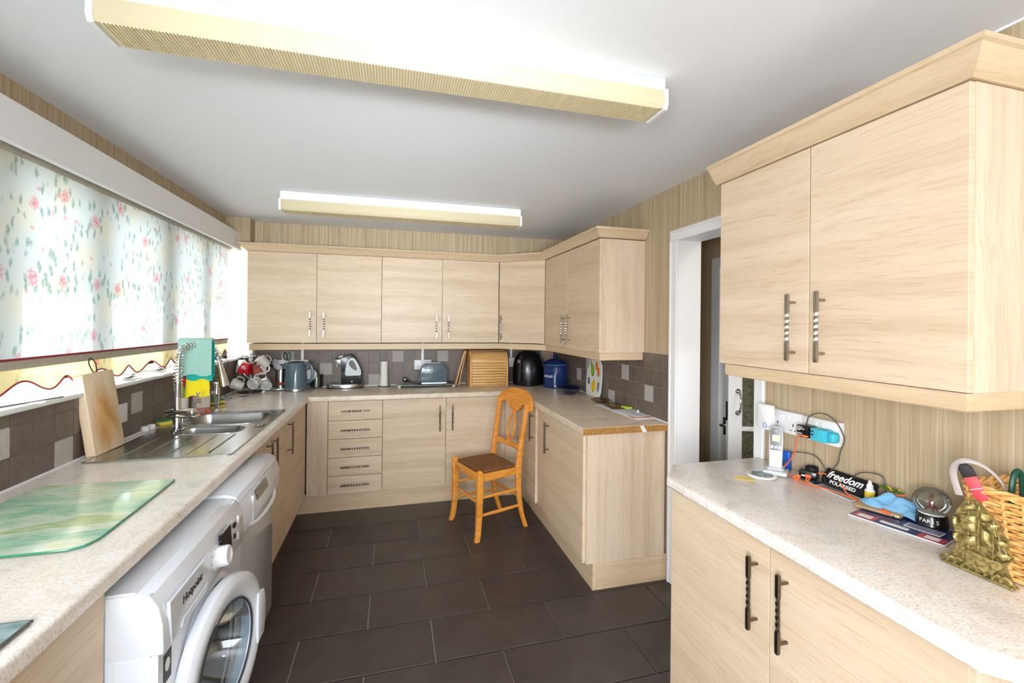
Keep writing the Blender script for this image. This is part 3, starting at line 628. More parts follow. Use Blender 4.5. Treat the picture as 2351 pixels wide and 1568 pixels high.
single('worktop', M().prism(poly, 'z', .868, .91, .008, 3), 'worktop_laminate', 'pinkish speckled laminate worktop near right with clipped corner, under phone and basket', 'worktop')
# sealant bead where worktops meet tiles
struct('trim_6', M().box(XL+.008, XL+.0125, .35, 4.2, .909, .9155).box(XL+.01, XR-.01, YB-.0125, YB-.0085, .909, .9155).box(XR-.0125, XR-.0085, 2.262, 4.2, .909, .9155), 'white_gloss')

# ================================================================== CEILING LIGHTS
def batten(label, x0, x1, y0, y1, zc, zm, zb):
    t_ = thing('ceiling_light', label, 'light', ((x0+x1)/2, (y0+y1)/2, ZC), group='fluorescent ceiling lights')
    obj('housing', M().box(x0+.004, x1-.004, y0+.004, y1-.004, zm, ZC-.001, .003), 'white_gloss', t_)
    pr = [(y0, zm), (y0-.002, zb+.012), (y0+.006, zb), (y1-.006, zb), (y1+.002, zb+.012), (y1, zm)]
    obj('diffuser', M().prism(pr, 'x', x0+.012, x1-.012), 'diffuser_plastic', t_)
    # prismatic ribs moulded across the underside
    bm = M(); n = 190; L = x1-x0-.05
    for i in range(n):
        xx = x0+.025+L*i/n
        bm.box(xx, xx+L/n*.55, y0+.006, y1-.006, zb-.0022, zb+.001)
    o = obj('diffuser_ribs', bm, 'diffuser_ribbed', t_, smooth=False); o['kind'] = 'stuff'
    for xa, xb in ((x0-.002, x0+.012), (x1-.012, x1+.002)):
        obj('end_cap', M().prism([(y0-.003, zm+.004), (y0-.005, zb+.012), (y0+.004, zb-.004), (y1-.004, zb-.004), (y1+.005, zb+.012), (y1+.003, zm+.004)], 'x', xa, xb, .0015), 'white_plastic', t_)
batten('large fluorescent ceiling light with yellowed ribbed diffuser nearest the camera', .615, 2.168, 1.262, 1.372, 2.285, 2.243, 2.186)
batten('fluorescent ceiling light further away in front of the back cabinets', .634, 2.18, 2.99, 3.105, 2.285, 2.231, 2.168)

# ================================================================== BLIND
bl = thing('roller_blind', 'floral roller blind with rose print and scalloped yellow valance at the window', 'blind', (.05, 2.3, 2.07))
obj('headrail', M().cyl((.06, .5, 2.062), (.06, 3.975, 2.062), .017, n=20), 'blind_bar', bl)
obj('fabric', M().grid(lambda u, v: (.047, 0.5+u*3.47, 1.336+v*.725), 40, 8), 'blind_cloth', bl)
obj('bottom_bar', M().box(.045, .056, .5, 3.97, 1.305, 1.338, .002), 'blind_bar', bl)
obj('bar_piping', M().cyl((.056, .5, 1.340), (.056, 3.97, 1.340), .0045, n=8), 'piping', bl)
def scal(y):
    u = ((y-2.186)/.4345) % 1.0; u = min(u, 1-u)
    if u < .19: return 1.258-.044*math.sin(u/.19*pi/2)**1.3
    return 1.214+.046*(1-cos((u-.19)/.31*pi))/2
va = M(); ys = [.5+i*3.47/480 for i in range(481)]
t_ = bmesh.new(); a = [t_.verts.new((.050, y, 1.307)) for y in ys]; b = [t_.verts.new((.050, y, scal(y))) for y in ys]
for i in range(480): t_.faces.new((a[i], a[i+1], b[i+1], b[i]))
va._add(t_); obj('valance', va, 'valance_cloth', bl)
obj('valance_piping', M().tube([(.051, y, scal(y)) for y in ys[::2]], .0034, 6), 'piping', bl)

# ================================================================== SINK
def rrect(x0, x1, y0, y1, r, n=7):
    p = []
    for cx_, cy_, a0 in ((x1-r, y1-r, 0), (x0+r, y1-r, 90), (x0+r, y0+r, 180), (x1-r, y0+r, 270)):
        for k in range(n+1): an = R(a0+90*k/n); p.append((cx_+r*cos(an), cy_+r*sin(an)))
    return p
sk = thing('inset_sink', 'stainless steel inset sink with one and a half bowls and ribbed drainer', 'sink', (.39, 2.64, .912))
def holed_plate(outer, holes, z):
    t = bmesh.new(); es = []
    for lp in [outer]+holes:
        vs = [t.verts.new((x, y, z)) for x, y in lp]; es += [t.edges.new((vs[i], vs[(i+1) % len(vs)])) for i in range(len(vs))]
    bmesh.ops.triangle_fill(t, edges=es, use_beauty=True, use_dissolve=False)
    for f in t.faces:
        if f.normal.z < 0: f.normal_flip()
    return t
big = rrect(.185, .600, 2.765, 3.085, .075); small = rrect(.255, .560, 2.545, 2.705, .06)
outer = rrect(.125, .655, 2.135, 3.145, .02)
m = M(); m.bm.from_mesh((lambda me, t: (t.to_mesh(me), t.free(), me)[2])(bpy.data.meshes.new('p'), holed_plate(outer, [big, small], .9135)))
m.tube([(x, y, .9130) for x, y in outer], .0028, 6, closed=True)
obj('drainer_top', m, 'steel', sk)
def bowl(b, depth):
    cx_ = sum(p[0] for p in b)/len(b); cy_ = sum(p[1] for p in b)/len(b); rings = []
    for z, s_ in ((.9138, 1), (.905, .985), (.9-depth*.5, .955), (.9-depth*.85, .92), (.9-depth*.97, .86), (.9-depth, .75), (.9-depth, .15)):
        rings.append([(cx_+(x-cx_)*s_, cy_+(y-cy_)*s_, z) for x, y in b])
    t = bmesh.new(); V = [[t.verts.new(p) for p in r_] for r_ in rings]; n = len(b)
    for p_, q_ in zip(V, V[1:]):
        for k in range(n): t.faces.new((p_[k], p_[(k+1) % n], q_[(k+1) % n], q_[k]))
    t.faces.new(V[-1]); m = M(); me = bpy.data.meshes.new('t'); t.to_mesh(me); t.free(); m.bm.from_mesh(me)
    m.tube([(x, y, .9135) for x, y in b], .003, 6, closed=True); m.lathe([(.035, .9-depth+.001), (.035, .9-depth+.004), (.02, .9-depth+.002), (0, .9-depth+.002)], (cx_, cy_, 0), 20)
    return m
obj('main_bowl', bowl(big, .15), 'steel', sk); obj('half_bowl', bowl(small, .10), 'steel', sk)
for x in (.232, .315, .398, .476, .556):
    obj('drainer_rib', M().box(x-.003, x+.003, 2.185, 2.515, .9135, .9165, .0015), 'steel_dark' if x > .5 else 'steel', sk)
# main tap: spring neck mixer
tp_ = thing('spring_tap', 'chrome sprung pull-down mixer tap draped with cloths', 'tap', (.247, 2.659, .914))
obj('base', M().lathe([(.03, 0), (.03, .006), (.022, .01), (.021, .085), (.0, .085)], (.247, 2.659, .914), 24), 'chrome', tp_)
obj('body', M().box(-.075, .075, -.02, .02, .994, 1.026, .01, 3, xf=T(.262, 2.659, 0) @ RZ(R(-15))).box(-.06, .085, -.025, .025, .982, .994, .004, xf=T(.262, 2.659, 0) @ RZ(R(-15))), 'chrome', tp_)
obj('lever', M().tube([(.325, 2.645, 1.02), (.335, 2.642, 1.07), (.345, 2.64, 1.105)], .005, 10).cyl((.346, 2.64, 1.105), (.347, 2.64, 1.112), .009), 'chrome', tp_)
path = [(.247, 2.659, 1.02), (.247, 2.659, 1.12), (.248, 2.66, 1.22), (.252, 2.664, 1.31), (.270, 2.684, 1.342), (.31, 2.728, 1.358), (.355, 2.775, 1.335), (.380, 2.800, 1.29), (.384, 2.804, 1.23)]
obj('neck', M().tube(path, [.0165, .0165, .010, .0085, .0085, .0085, .0085, .0085, .0085], 12, smooth=6), 'chrome', tp_)
# spring coil along the neck
def coil(path, r, turns, wire, n=14, r1=None):
    pts = [Vector(p) for p in path]; L = [0]
    for a, b in zip(pts, pts[1:]): L.append(L[-1]+(b-a).length)
    out = []; N = int(turns*n)
    for i in range(N+1):
        s_ = L[-1]*i/N; k = max(j for j in range(len(L)) if L[j] <= s_+1e-9); k = min(k, len(pts)-2)
        f = (s_-L[k])/(L[k+1]-L[k]); p = pts[k].lerp(pts[k+1], f); d = (pts[k+1]-pts[k]).normalized()
        u = Vector((1, -1, 0)).normalized(); u = (u-d*u.dot(d)).normalized(); v = d.cross(u); a = 2*pi*turns*i/N
        out.append(p+u*cos(a)*r+v*sin(a)*r)
    return M().tube(out, wire, 5)
obj('tight_spring', coil([(.247, 2.659, 1.085), (.247, 2.659, 1.155)], .0175, 15, .0021), 'chrome', tp_)
obj('spring', coil([(.247, 2.659, 1.155), (.248, 2.66, 1.22), (.252, 2.664, 1.31), (.270, 2.684, 1.342), (.31, 2.728, 1.358), (.355, 2.775, 1.335), (.380, 2.800, 1.29), (.384, 2.804, 1.24)], .020, 28, .0026), 'chrome', tp_)
obj('spray_head', M().tube([(.384, 2.804, 1.265), (.390, 2.810, 1.22), (.398, 2.818, 1.17), (.405, 2.825, 1.12), (.406, 2.826, 1.115)], [.013, .016, .021, .026, .023], 18), 'chrome', tp_)
# cloths over the tap
def drape(cx_, cy_, ang, w_, z_top, z_f, z_b, gap, fold, seed, thick=.003, taper=0):
    rnd = random.Random(seed); ph = rnd.random()*6
    def f(u, v):
        x = (u-.5)*w_
        Lf, Lb = z_top-z_f, z_top-z_b; s_ = v*(Lf+Lb)-Lb
        wob = fold*sin(x*38+ph)*min(1, abs(s_)/.05)+fold*.5*sin(x*90+ph*2+v*3)
        if s_ < 0: y = gap*min(1, -s_/.02)+wob*.6; z = z_top+s_
        else: y = -gap*min(1, s_/.02)-wob; z = z_top-s_-.006*sin(u*9+ph)*(s_/max(Lf, .01))
        x *= 1+taper*(z_top-z)*6
        return (x, y, z)
    return M().grid(f, 30, 40, 0, xf=T(cx_, cy_, 0) @ RZ(ang))
AT = math.atan2(.171, .163)
def yaw_face(deg=-15): return R(deg)
single('teal_towel', drape(.305, 2.724, R(-2), .158, 1.392, 1.192, 1.222, .022, .003, 1), 'teal_towel', 'pale teal microfibre towel hung over the tap neck', 'towel')
single('rubber_glove', drape(.322, 2.732, R(-2), .125, 1.372, 1.165, 1.175, .010, .004, 2, .003), 'teal_deep', 'bright teal rubber gloves hanging under the pale teal towel', 'gloves', )
single('yellow_cloth', drape(.306, 2.741, R(-2), .092, 1.345, 1.075, 1.11, .003, .0035, 3, .003, taper=.16), 'yellow_cloth', 'bright yellow dish cloth hanging below the teal towel', 'cloth')
# filter tap
ft = thing('filter_tap', 'slim chrome tap standing at the far edge of the sink', 'tap', (.247, 3.185, .912))
obj('stem', M().lathe([(.028, 0), (.026, .006), (.012, .012), (.011, .02), (.016, .10), (.017, .108), (.02, .112), (.02, .128), (.017, .13), (0, .13)], (.247, 3.185, .911), 24), 'chrome', ft)
obj('lever_top', M().lathe([(.018, 0), (.018, .04), (.024, .045), (.024, .05), (.010, .053), (0, .053)], (.247, 3.185, 1.041), 24), 'chrome', ft)
obj('side_arm', M().cyl((.247, 3.185, 1.03), (.222, 3.165, 1.03), .008), 'chrome', ft)

# bottles behind the tap
bt = thing('spray_bottle', 'washing-up bottle with red cap behind the tap', 'bottle', (.105, 3.06, .911))
obj('bottle', M().lathe([(0, 0), (.03, 0), (.033, .006), (.033, .12), (.026, .155), (.012, .175), (.012, .185), (0, .185)], (.105, 3.06, .911), 24), 'green_bottle', bt)
obj('cap', M().lathe([(.016, .183), (.016, .205), (.012, .225), (.006, .232), (0, .232)], (.105, 3.06, .911), 20).box(.105, .135, 3.05, 3.07, 1.115, 1.135, .004), 'red', bt)
obj('label', M().lathe([(.0335, .02), (.0337, .022), (.0337, .11), (.0335, .112)], (.105, 3.06, .911), 24), 'label_white', bt)
bt = thing('soap_bottle', 'pink translucent washing-up liquid bottle beneath the yellow cloth', 'bottle', (.165, 3.17, .911))
obj('bottle', M().prism([(a*.055, b*.035) for a, b in [(cos(k*pi/12), sin(k*pi/12)) for k in range(24)]], 'z', 0, .17, .006, 2, xf=T(.165, 3.17, .911) @ RZ(R(-15))), 'pink_liquid', bt)
obj('label', M().prism([(a*.0555, b*.0357) for a, b in [(cos(k*pi/12), sin(k*pi/12)) for k in range(24)]], 'z', .035, .115, xf=T(.165, 3.17, .911) @ RZ(R(-15))), 'label_white', bt)
for k, zz in enumerate((1.012, .995, .98)): obj('label_print', M().box(-.03+.006*k, .028, -.0366, -.0358, zz-.004, zz+.004, xf=T(.165, 3.17, 0) @ RZ(R(-15))), 'pink_liquid', bt)
obj('orange_cap', M().lathe([(0, 0), (.011, 0), (.011, .018), (0, .018)], (.215, 3.135, .911), 14), 'orange', bt)
obj('cap', M().lathe([(.013, .17), (.013, .20), (0, .20)], (.165, 3.17, .911), 16), 'label_white', bt)
def sponge(label, x, y, z, rz, group='washing-up sponges'):
    s_ = thing('sponge', label, 'sponge', (x, y, z), rz, group)
    obj('foam', M().box(-.045, .045, -.03, .03, 0, .020, .005, 2), 'sponge_yellow', s_, local=True)
    obj('scourer', M().box(-.045, .045, -.03, .03, .0203, .028, .003, 1), 'sponge_green', s_, local=True)
sponge('yellow and green sponge on the worktop beside the tap base', .115, 2.85, .911, R(62))
sponge('lower of two stacked sponges beside the pink bottle', .205, 3.30, .911, R(70))
sponge('upper of two stacked sponges beside the pink bottle', .203, 3.305, .9395, R(62))
for i, (x, y) in enumerate(((.092, 2.69), (.10, 2.73))):
    single('white_plug', M().lathe([(0, 0), (.016, 0), (.019, .004), (.019, .020), (.015, .026), (0, .026)], (x, y, .911), 18), 'white_plastic', ['small white plastic knob nearer the chopping board on the worktop', 'small white plastic knob nearer the sponge on the worktop'][i], 'knob', 'white knobs behind the sink')
single('clear_packet', M().grid(lambda u, v: (.60+u*.045, 2.66+v*.06, .9148+.010*abs(sin(u*7+v*5))*sin(pi*u)*sin(pi*v)+.001), 14, 14, .0006), 'clear_glass', 'crumpled clear plastic packet on the rim of the sink', 'packet')

# chopping board leaning on the tiles
CBx = T(.141, 2.315, .9125) @ RZ(R(-2)) @ RX(R(1.5)) @ RY(R(-7.5))
cb = thing('chopping_board', 'thick worn wooden chopping board leaning against the tiled wall', 'chopping board', mat=CBx @ T(-.02, 0, .175))
def around(m): return m
pl_ = rrect(-.098, .098, -.172, .172, .012, 4)
obj('board', M().prism(pl_, 'x', -.018, .018, .004, 2), 'board_wood', cb, local=True)
obj('cord_loop', M().tube([(.005, -.008, .17), (.004, -.018, .19), (.0, -.02, .215), (-.004, 0, .235), (0, .02, .215), (.002, .018, .19), (.004, .014, .17)], .0022, 6, smooth=5), 'black_matt', cb, local=True)

# glass worktop savers
ms = thing('glass_worktop_saver', 'large green and blue painted glass worktop saver on the left worktop', 'cutting board', (.37, 1.6, .912))
pm_ = [(.16, 1.40), (.175, 1.345), (.43, 1.335), (.545, 1.335), (.575, 1.35), (.588, 1.385), (.582, 1.60), (.574, 1.83), (.568, 1.842), (.36, 1.852), (.18, 1.862), (.162, 1.845)]
obj('glass', M().prism(pm_, 'z', .9125, .917, .001), 'green_glass_edge', ms); obj('printed_face', M().prism([(.37+(x-.37)*.988, 1.6+(y-1.6)*.99) for x, y in pm_], 'z', .9171, .9174), 'glass_saver_print', ms)
ms = thing('glass_worktop_saver', 'grey glass worktop saver corner at the bottom left of the frame', 'cutting board', (.5, .9, .912))
obj('glass', M().box(.25, .668, .62, 1.040, .9125, .918, .001), 'black_glass', ms); obj('printed_face', M().box(.252, .664, .622, 1.036, .9181, .9184), 'grey_glass_print', ms)

# sockets on the left wall
so = thing('wall_socket', 'white double socket on the tiles half hidden by the chopping board', 'socket', (XL, 2.47, 1.04))
obj('plate', M().box(XL+.0085, XL+.018, 2.395, 2.541, .995, 1.085, .003, 2), 'white_plastic', so); obj('rocker', M().box(XL+.018, XL+.021, 2.43, 2.445, 1.05, 1.07, .001).box(XL+.018, XL+.021, 2.49, 2.505, 1.05, 1.07, .001), 'white_plastic', so)

# things on the sill
def dish(label, x, y, rz, L, w_):
    d = thing('glass_dish', label, 'dish', (x, y, SILL+.0125), rz, 'small dishes on the window sill')
    obj('dish', M().grid(lambda u, v: ((u-.5)*w_*(1-.0*v), (v-.5)*L, .004+.014*((2*u-1)**2+(2*v-1)**2)*.7), 12, 14, .0025), 'steel', d, local=True)
    obj('handle', M().tube([(0, L*.45, .016), (.005, L*.75, .02), (.004, L*.95, .022)], [.006, .004, .006], 8), 'steel', d, local=True)
dish('small grey metal dish with a handle on the sill by the chopping board', .03, 2.66, R(8), .13, .07)
dish('small grey metal dish further along the sill near the tap', .0, 3.05, R(-4), .10, .06)
single('metal_strip', M().box(.0, .006, -.13, .17, 0, .004, .001), 'steel_dark', 'thin grey metal strip lying on the sill at the left edge', 'strip', loc=(.05, 1.93, SILL+.0125), rz=R(-14), local=True)
tb = thing('small_tablet', 'small grey screen propped on the sill at the far end', 'tablet', mat=T(.012, 3.90, SILL+.014) @ RZ(R(62)) @ RX(R(-16)))
obj('case', M().box(-.085, .085, -.005, .006, 0, .105, .006, 2), 'black_plastic', tb, local=True); obj('screen', M().box(-.072, .072, -.0062, -.0054, .016, .095, .001), 'steel_dark', tb, local=True)
obj('stand', M().prism([(.006, 0), (.04, 0), (.006, .05)], 'x', -.03, .03), 'black_plastic', tb, local=True)
single('power_cable', M().tube([(.07, 3.88, 1.19), (.095, 3.86, 1.17), (.09, 3.82, 1.08), (.088, 3.80, 1.0), (.10, 3.78, .93), (.13, 3.74, .914), (.17, 3.70, .914), (.16, 3.66, .914), (.12, 3.67, .914), (.12, 3.72, .914), (.2, 3.73, .914), (.26, 3.78, .914)], .0022, 6, smooth=6), 'black_matt', 'thin black cable trailing from the sill down to the worktop', 'cable')
single('white_cable', M().tube([(.10, 3.60, .914), (.16, 3.55, .914), (.24, 3.58, .914), (.26, 3.66, .914), (.20, 3.72, .915), (.12, 3.69, .915), (.10, 3.62, .914), (.15, 3.60, .918), (.23, 3.63, .918), (.2, 3.70, .918)], .0028, 6, smooth=6), 'white_plastic', 'coiled white cable lying on the worktop left of the mugs', 'cable')

# ================================================================== MUG TREE
C0 = Vector((.215, 3.985, .911)); iu = Vector((.966, -.259, 0)); iv = Vector((.259, .966, 0))
mt_ = thing('mug_tree', 'chrome wire mug tree standing in the corner by the window', 'mug tree', tuple(C0))
obj('base', M().lathe([(0, 0), (.082, 0), (.085, .003), (.06, .008), (.02, .012), (0, .012)], tuple(C0), 32), 'steel_dark', mt_)
m = M()
for k in range(4):
    a = pi/4+k*pi/2; m.tube([(C0.x+.012*cos(a), C0.y+.012*sin(a), .92), (C0.x+.010*cos(a), C0.y+.010*sin(a), 1.05), (C0.x+.012*cos(a), C0.y+.012*sin(a), 1.17), (C0.x+.025*cos(a), C0.y+.025*sin(a), 1.20), (C0.x+.07*cos(a), C0.y+.07*sin(a), 1.205)], .0026, 6, smooth=4)
obj('wire_stem', m, 'chrome', mt_)
m = M()
for zz in (1.07, 1.19):
    for k in range(4):
        a = k*pi/2+.3; m.tube([(C0.x+.012*cos(a), C0.y+.012*sin(a), zz-.05), (C0.x+.05*cos(a), C0.y+.05*sin(a), zz-.005), (C0.x+.062*cos(a), C0.y+.062*sin(a), zz+.012)], .0025, 6, smooth=4)
obj('hook', m, 'chrome', mt_); obj('top_knob', M().sph((C0.x, C0.y, 1.215), .008), 'chrome', mt_)
def mug_mesh(r=.041, h=.088, taper=.8, mat='white_china'):
    m = M().lathe([(0, 0), (r*taper*.7, 0), (r*taper, .004), (r*.97, h*.5), (r, h), (r-.003, h+.001), (r-.005, h), (r*.95-.004, h*.5), (r*taper-.005, .01), (0, .008)], n=28)
    m.tube([(r*.93, 0, h*.2), (r+.018, 0, h*.22), (r+.027, 0, h*.45), (r+.022, 0, h*.72), (r*.97, 0, h*.82)], .0045, 8, smooth=5)
    me = mesh_of(m, 'mug'); me.materials.append(MATS[mat]); return me
MUG = mug_mesh(); MUGT = mug_mesh(.038, .10, .72)
def mug(label, u, v, z, rot, me=MUG, group='white mugs on the mug tree'):
    p = C0+iu*u+iv*v; o = inst('mug', me, None, T(p.x, p.y, z) @ rot); o['label'] = label; o['category'] = 'mug'
    if group: o['group'] = group
    return o
# each rot turns the mug's z (towards its mouth); handles up at the hooks
def toward(d, up=(0, 0, 1)):
    z = Vector(d).normalized(); x = Vector(up); x = (x-z*x.dot(z)).normalized(); y = z.cross(x); return Matrix((x, y, z)).transposed().to_4x4()
mug('white mug hanging at lower left of the mug tree, base turned to the right', -.012, -.07, .962, toward(-iu*.9-iv*.35+Vector((0, 0, .42)), iu*.4+Vector((0, 0, 1))))
mug('white mug hanging at lower right of the mug tree, mouth facing the room', .078, -.035, 1.01, toward(iu*.12-iv*.98+Vector((0, 0, -.2)), iu*.25+Vector((0, 0, 1))))
mug('white mug at the lower back right of the mug tree, mostly hidden', .080, .068, .99, toward(iu*.5-iv*.7+Vector((0, 0, -.3))))
mug('tall white mug hanging at upper left of the mug tree', -.090, .04, 1.165, toward(-iu*.05-iv*.1+Vector((0, 0, -1)), iu*.9-iv*.3), MUGT)
mug('white mug hanging at upper right of the mug tree, base outwards', .108, .05, 1.115, toward(-iu*.5-iv*.4+Vector((0, 0, .8)), -iu*.3+Vector((0, 0, 1))))
mug('white mug at the top of the mug tree behind the red one', .03, .10, 1.13, toward(iu*.1-iv*.2+Vector((0, 0, -.9)), iu))
rm = thing('mug', 'red mug with a white oval logo in the middle of the mug tree', 'mug', mat=T(*(C0+iu*.008+iv*-.07)) @ T(0, 0, .200) @ RZ(R(-15)) @ RY(R(12)), group='printed square mugs on the mug tree')
SQ = lambda s0, s1, h: [[(a*s, b*s, z) for a, b in ((-1, -1), (1, -1), (1, 1), (-1, 1))] for s, z in ((s0, 0), (s1, h), (s1-.004, h), (s0-.004, .005))]
obj('cup', M().ring_sweep([[(p[0], p[1], p[2]) for p in r_] for r_ in SQ(.028, .043, -.072)], xf=T(0, 0, .035)), 'red', rm, local=True)
obj('logo_panel', M().prism([(.018*cos(k*pi/10), .022*sin(k*pi/10)) for k in range(20)], 'y', -.0008, .0008, xf=T(0, -.0372, .002) @ RX(R(11.5))), 'white_print', rm, local=True)
txt('logo_text', 'Kit', .017, 'red', rm, WM[rm] @ T(0, -.0388, .002) @ RX(R(90+11.5)) @ RZ(R(75)), bold=True)
obj('pale_edge', M().box(-.045, -.040, -.044, .03, -.038, -.030, .001), 'white_china', rm, local=True)
bm_ = thing('mug', 'brown printed mug right of the red one on the mug tree', 'mug', mat=T(*(C0+iu*.078+iv*-.045)) @ T(0, 0, .188) @ RZ(R(20)) @ RY(R(-16)), group='printed square mugs on the mug tree')
obj('cup', M().ring_sweep([[(p[0], p[1], p[2]) for p in r_] for r_ in SQ(.024, .036, -.06)], xf=T(0, 0, .03)), 'brown_print', bm_, local=True)
obj('print_line', M().box(-.02, .02, -.0365, -.030, .002, .004).box(-.02, .02, -.037, -.030, -.010, -.008), 'orange', bm_, local=True)

# utensil canister, scissors
cn = thing('utensil_canister', 'steel canister holding utensils left of the kettle', 'canister', (.405, 4.135, .911))
obj('canister', M().lathe([(0, 0), (.042, 0), (.042, .165), (.040, .166), (.039, .160), (.039, .01), (0, .01)], (.405, 4.135, .911), 28), 'steel', cn)
obj('band', M().lathe([(.0423, .035), (.0428, .036), (.0428, .06), (.0423, .061)], (.405, 4.135, .911), 28), 'brown_print', cn)
ut = thing('spatula', 'black handled steel utensil leaning left out of the canister', 'utensil', (.39, 4.13, 1.0))
obj('blade', M().prism([(-.035, .0), (.0, -.01), (.012, .03), (-.04, .115), (-.066, .10), (-.07, .08)], 'y', -.003, .003, .001, xf=T(.41, 4.12, 1.055)), 'steel', ut)
obj('grip', M().box(-.011, .011, -.008, .008, 0, .085, .004, 2, xf=T(.385, 4.105, 1.068) @ RY(R(-46))), 'black_plastic', ut)
sc_ = thing('scissors', 'scissors with dark teal looped handles standing behind the kettle', 'scissors', (.455, 4.13, 1.0))
for k, (dx, a) in enumerate(((-.012, -14), (.014, 6))):
    lp = [(.013*cos(q*pi/8), 0, .034*sin(q*pi/8)) for q in range(16)]
    obj('handle', M().tube(lp, .0048, 8, closed=True, xf=T(.452+dx, 4.125, 1.185) @ RY(R(a))), 'scissor_teal' if k else 'black_plastic', sc_)
obj('blades', M().box(.446, .458, 4.123, 4.127, 1.0, 1.16, .001), 'steel', sc_)

# kettle
kt = thing('kettle', 'blue-grey hammered kettle with loop handle and steel base ring', 'kettle', (.548, 4.01, .911))
K = (.548, 4.01, .911)
obj('body', M().lathe([(.088, .022), (.0885, .05), (.086, .10), (.080, .16), (.071, .215), (.066, .228)], K, 40, bump=lambda a, z: .0012*sin(a*2*pi*11+z*90)*sin(z*110)), 'kettle_blue', kt)
obj('base_ring', M().lathe([(0, 0), (.088, 0), (.090, .003), (.090, .02), (.0885, .023), (0, .023)], K, 40), 'steel', kt)
obj('lid', M().lathe([(.066, .227), (.067, .232), (.055, .24), (.02, .243), (0, .243)], K, 32), 'kettle_blue', kt)
obj('spout', M().prism([(-.066, .15), (-.097, .222), (-.088, .232), (-.04, .228)], 'y', -.016, .016, .005, 2, xf=T(*K)), 'kettle_blue', kt)
obj('handle', M().tube([(.06, 0, .222), (.105, 0, .218), (.128, 0, .18), (.13, 0, .12), (.118, 0, .08), (.085, 0, .068)], [.010, .012, .010, .010, .010, .009], 12, smooth=5, xf=T(*K) @ RZ(R(-14)), flat=1.3), 'kettle_blue', kt)
single('kettle_base_tray', M().lathe([(0, 0), (.09, 0), (.092, .004), (.09, .009), (0, .010)], (.355, 4.07, .911), 36), 'white_plastic', 'flat round white mat beneath the steel canister', 'mat', )
obj('cord', M().tube([(.47, 3.96, .925), (.42, 3.94, .921), (.34, 3.945, .9235), (.285, 3.975, .924), (.285, 4.01, .924), (.33, 4.03, .924)], .0034, 6, smooth=6), 'black_matt', kt, 'black flex')
# jug with lid behind the kettle
jg = thing('glass_jug', 'clear glass jug with a round white lid propped behind the kettle', 'jug', (.672, 4.135, .911))
obj('jug', M().lathe([(0, .004), (.045, .004), (.05, .01), (.05, .10), (.053, .115), (.051, .115), (.048, .10), (.048, .012), (0, .008)], (.682, 4.145, .911), 32).tube([(.731, 4.14, 1.0), (.752, 4.138, .985), (.751, 4.138, .95), (.731, 4.14, .935)], .004, 8, smooth=4), 'clear_glass', jg)
LL = T(.652, 4.075, 1.033) @ RZ(R(-12)) @ RX(R(82))
obj('lid', M().lathe([(0, 0), (.046, 0), (.048, .004), (.046, .009), (.036, .010), (.034, .005), (0, .005)], n=32, xf=LL), 'white_plastic', jg); obj('seal', M().tube([(.0485*cos(k*pi/16), .0485*sin(k*pi/16), .002) for k in range(32)], .0025, 6, closed=True, xf=LL), 'black_matt', jg)
# sockets on the back wall
def outlet(label, x0, x1, z0, z1, cx_, group='white sockets on the back wall'):
    o = thing('wall_socket', label, 'socket', ((x0+x1)/2, YB, z0), group=group); y = YB-.0085
    obj('plate', M().box(x0, x1, y-.022, y, z0, z1, .003, 2), 'white_plastic', o)
    obj('rocker', M().box((x0+x1)/2-.022, (x0+x1)/2-.010, y-.025, y-.022, z1-.03, z1-.012, .001).box((x0+x1)/2+.010, (x0+x1)/2+.022, y-.025, y-.022, z1-.03, z1-.012, .001), 'white_plastic', o)
    for c in ((x0*.75+x1*.25), (x0*.25+x1*.75)): obj('pin_holes', M().box(c-.002, c+.002, y-.0226, y-.0215, (z0+z1)/2, (z0+z1)/2+.01).box(c-.012, c-.006, y-.0226, y-.0215, (z0+z1)/2-.02, (z0+z1)/2-.016).box(c+.006, c+.012, y-.0226, y-.0215, (z0+z1)/2-.02, (z0+z1)/2-.016), 'print_dark', o)
    if cx_: obj('conduit', M().box(cx_-.011, cx_+.011, y-.012, y, z1, 1.30, .001), 'white_plastic', o)
outlet('wide white socket behind the kettle with a conduit running up', .372, .612, 1.060, 1.150, .560)
outlet('white double socket with a conduit, left of and above the toaster', 1.508, 1.664, 1.050, 1.138, 1.583)
outlet('white socket with conduit between the bread bin and air fryer', 2.41, 2.50, 1.06, 1.148, 2.432)
single('plug', M().box(-.022, .022, -.03, 0, 0, .045, .006, 2), 'black_plastic', 'black plug in the socket left of the kettle', 'plug', loc=(.40, YB-.031, 1.072), local=True)

# ================================================================== HOT DRINK MACHINE
cf = thing('hot_drink_machine', 'black hot water dispenser with a grey looped water tank', 'coffee machine', (.925, 4.10, .911))
def cx(zx): return .777+(zx/15.68-12)*.00357+.0
def cz(zy): return .911+(1435-zy)/15.68*.00372
def P2(l): return [(cx(a), cz(b)) for a, b in l]
obj('base_ring', M().lathe([(0, 0), (.150, 0), (.152, .004), (.152, .034), (.148, .038), (0, .038)], n=44, xf=T(.922, 4.10, .911) @ Matrix.Diagonal((1, .52, 1, 1))), 'steel', cf)
obj('base_rim', M().lathe([(.150, 0), (.1535, 0), (.1535, .006), (.150, .006)], n=44, xf=T(.922, 4.10, .911) @ Matrix.Diagonal((1, .52, 1, 1))), 'black_plastic', cf)
obj('body', M().prism(P2([(690, 1280), (1400, 1280), (1440, 900), (1400, 780), (1240, 430), (1040, 190), (800, 260), (450, 350), (470, 380), (690, 400)]), 'y', 4.06, 4.135, .005, 2), 'black_plastic', cf)
obj('spout_cup', M().prism(P2([(470, 380), (680, 375), (675, 585), (490, 590)]), 'y', 4.065, 4.115, .004, 2), 'chrome', cf)
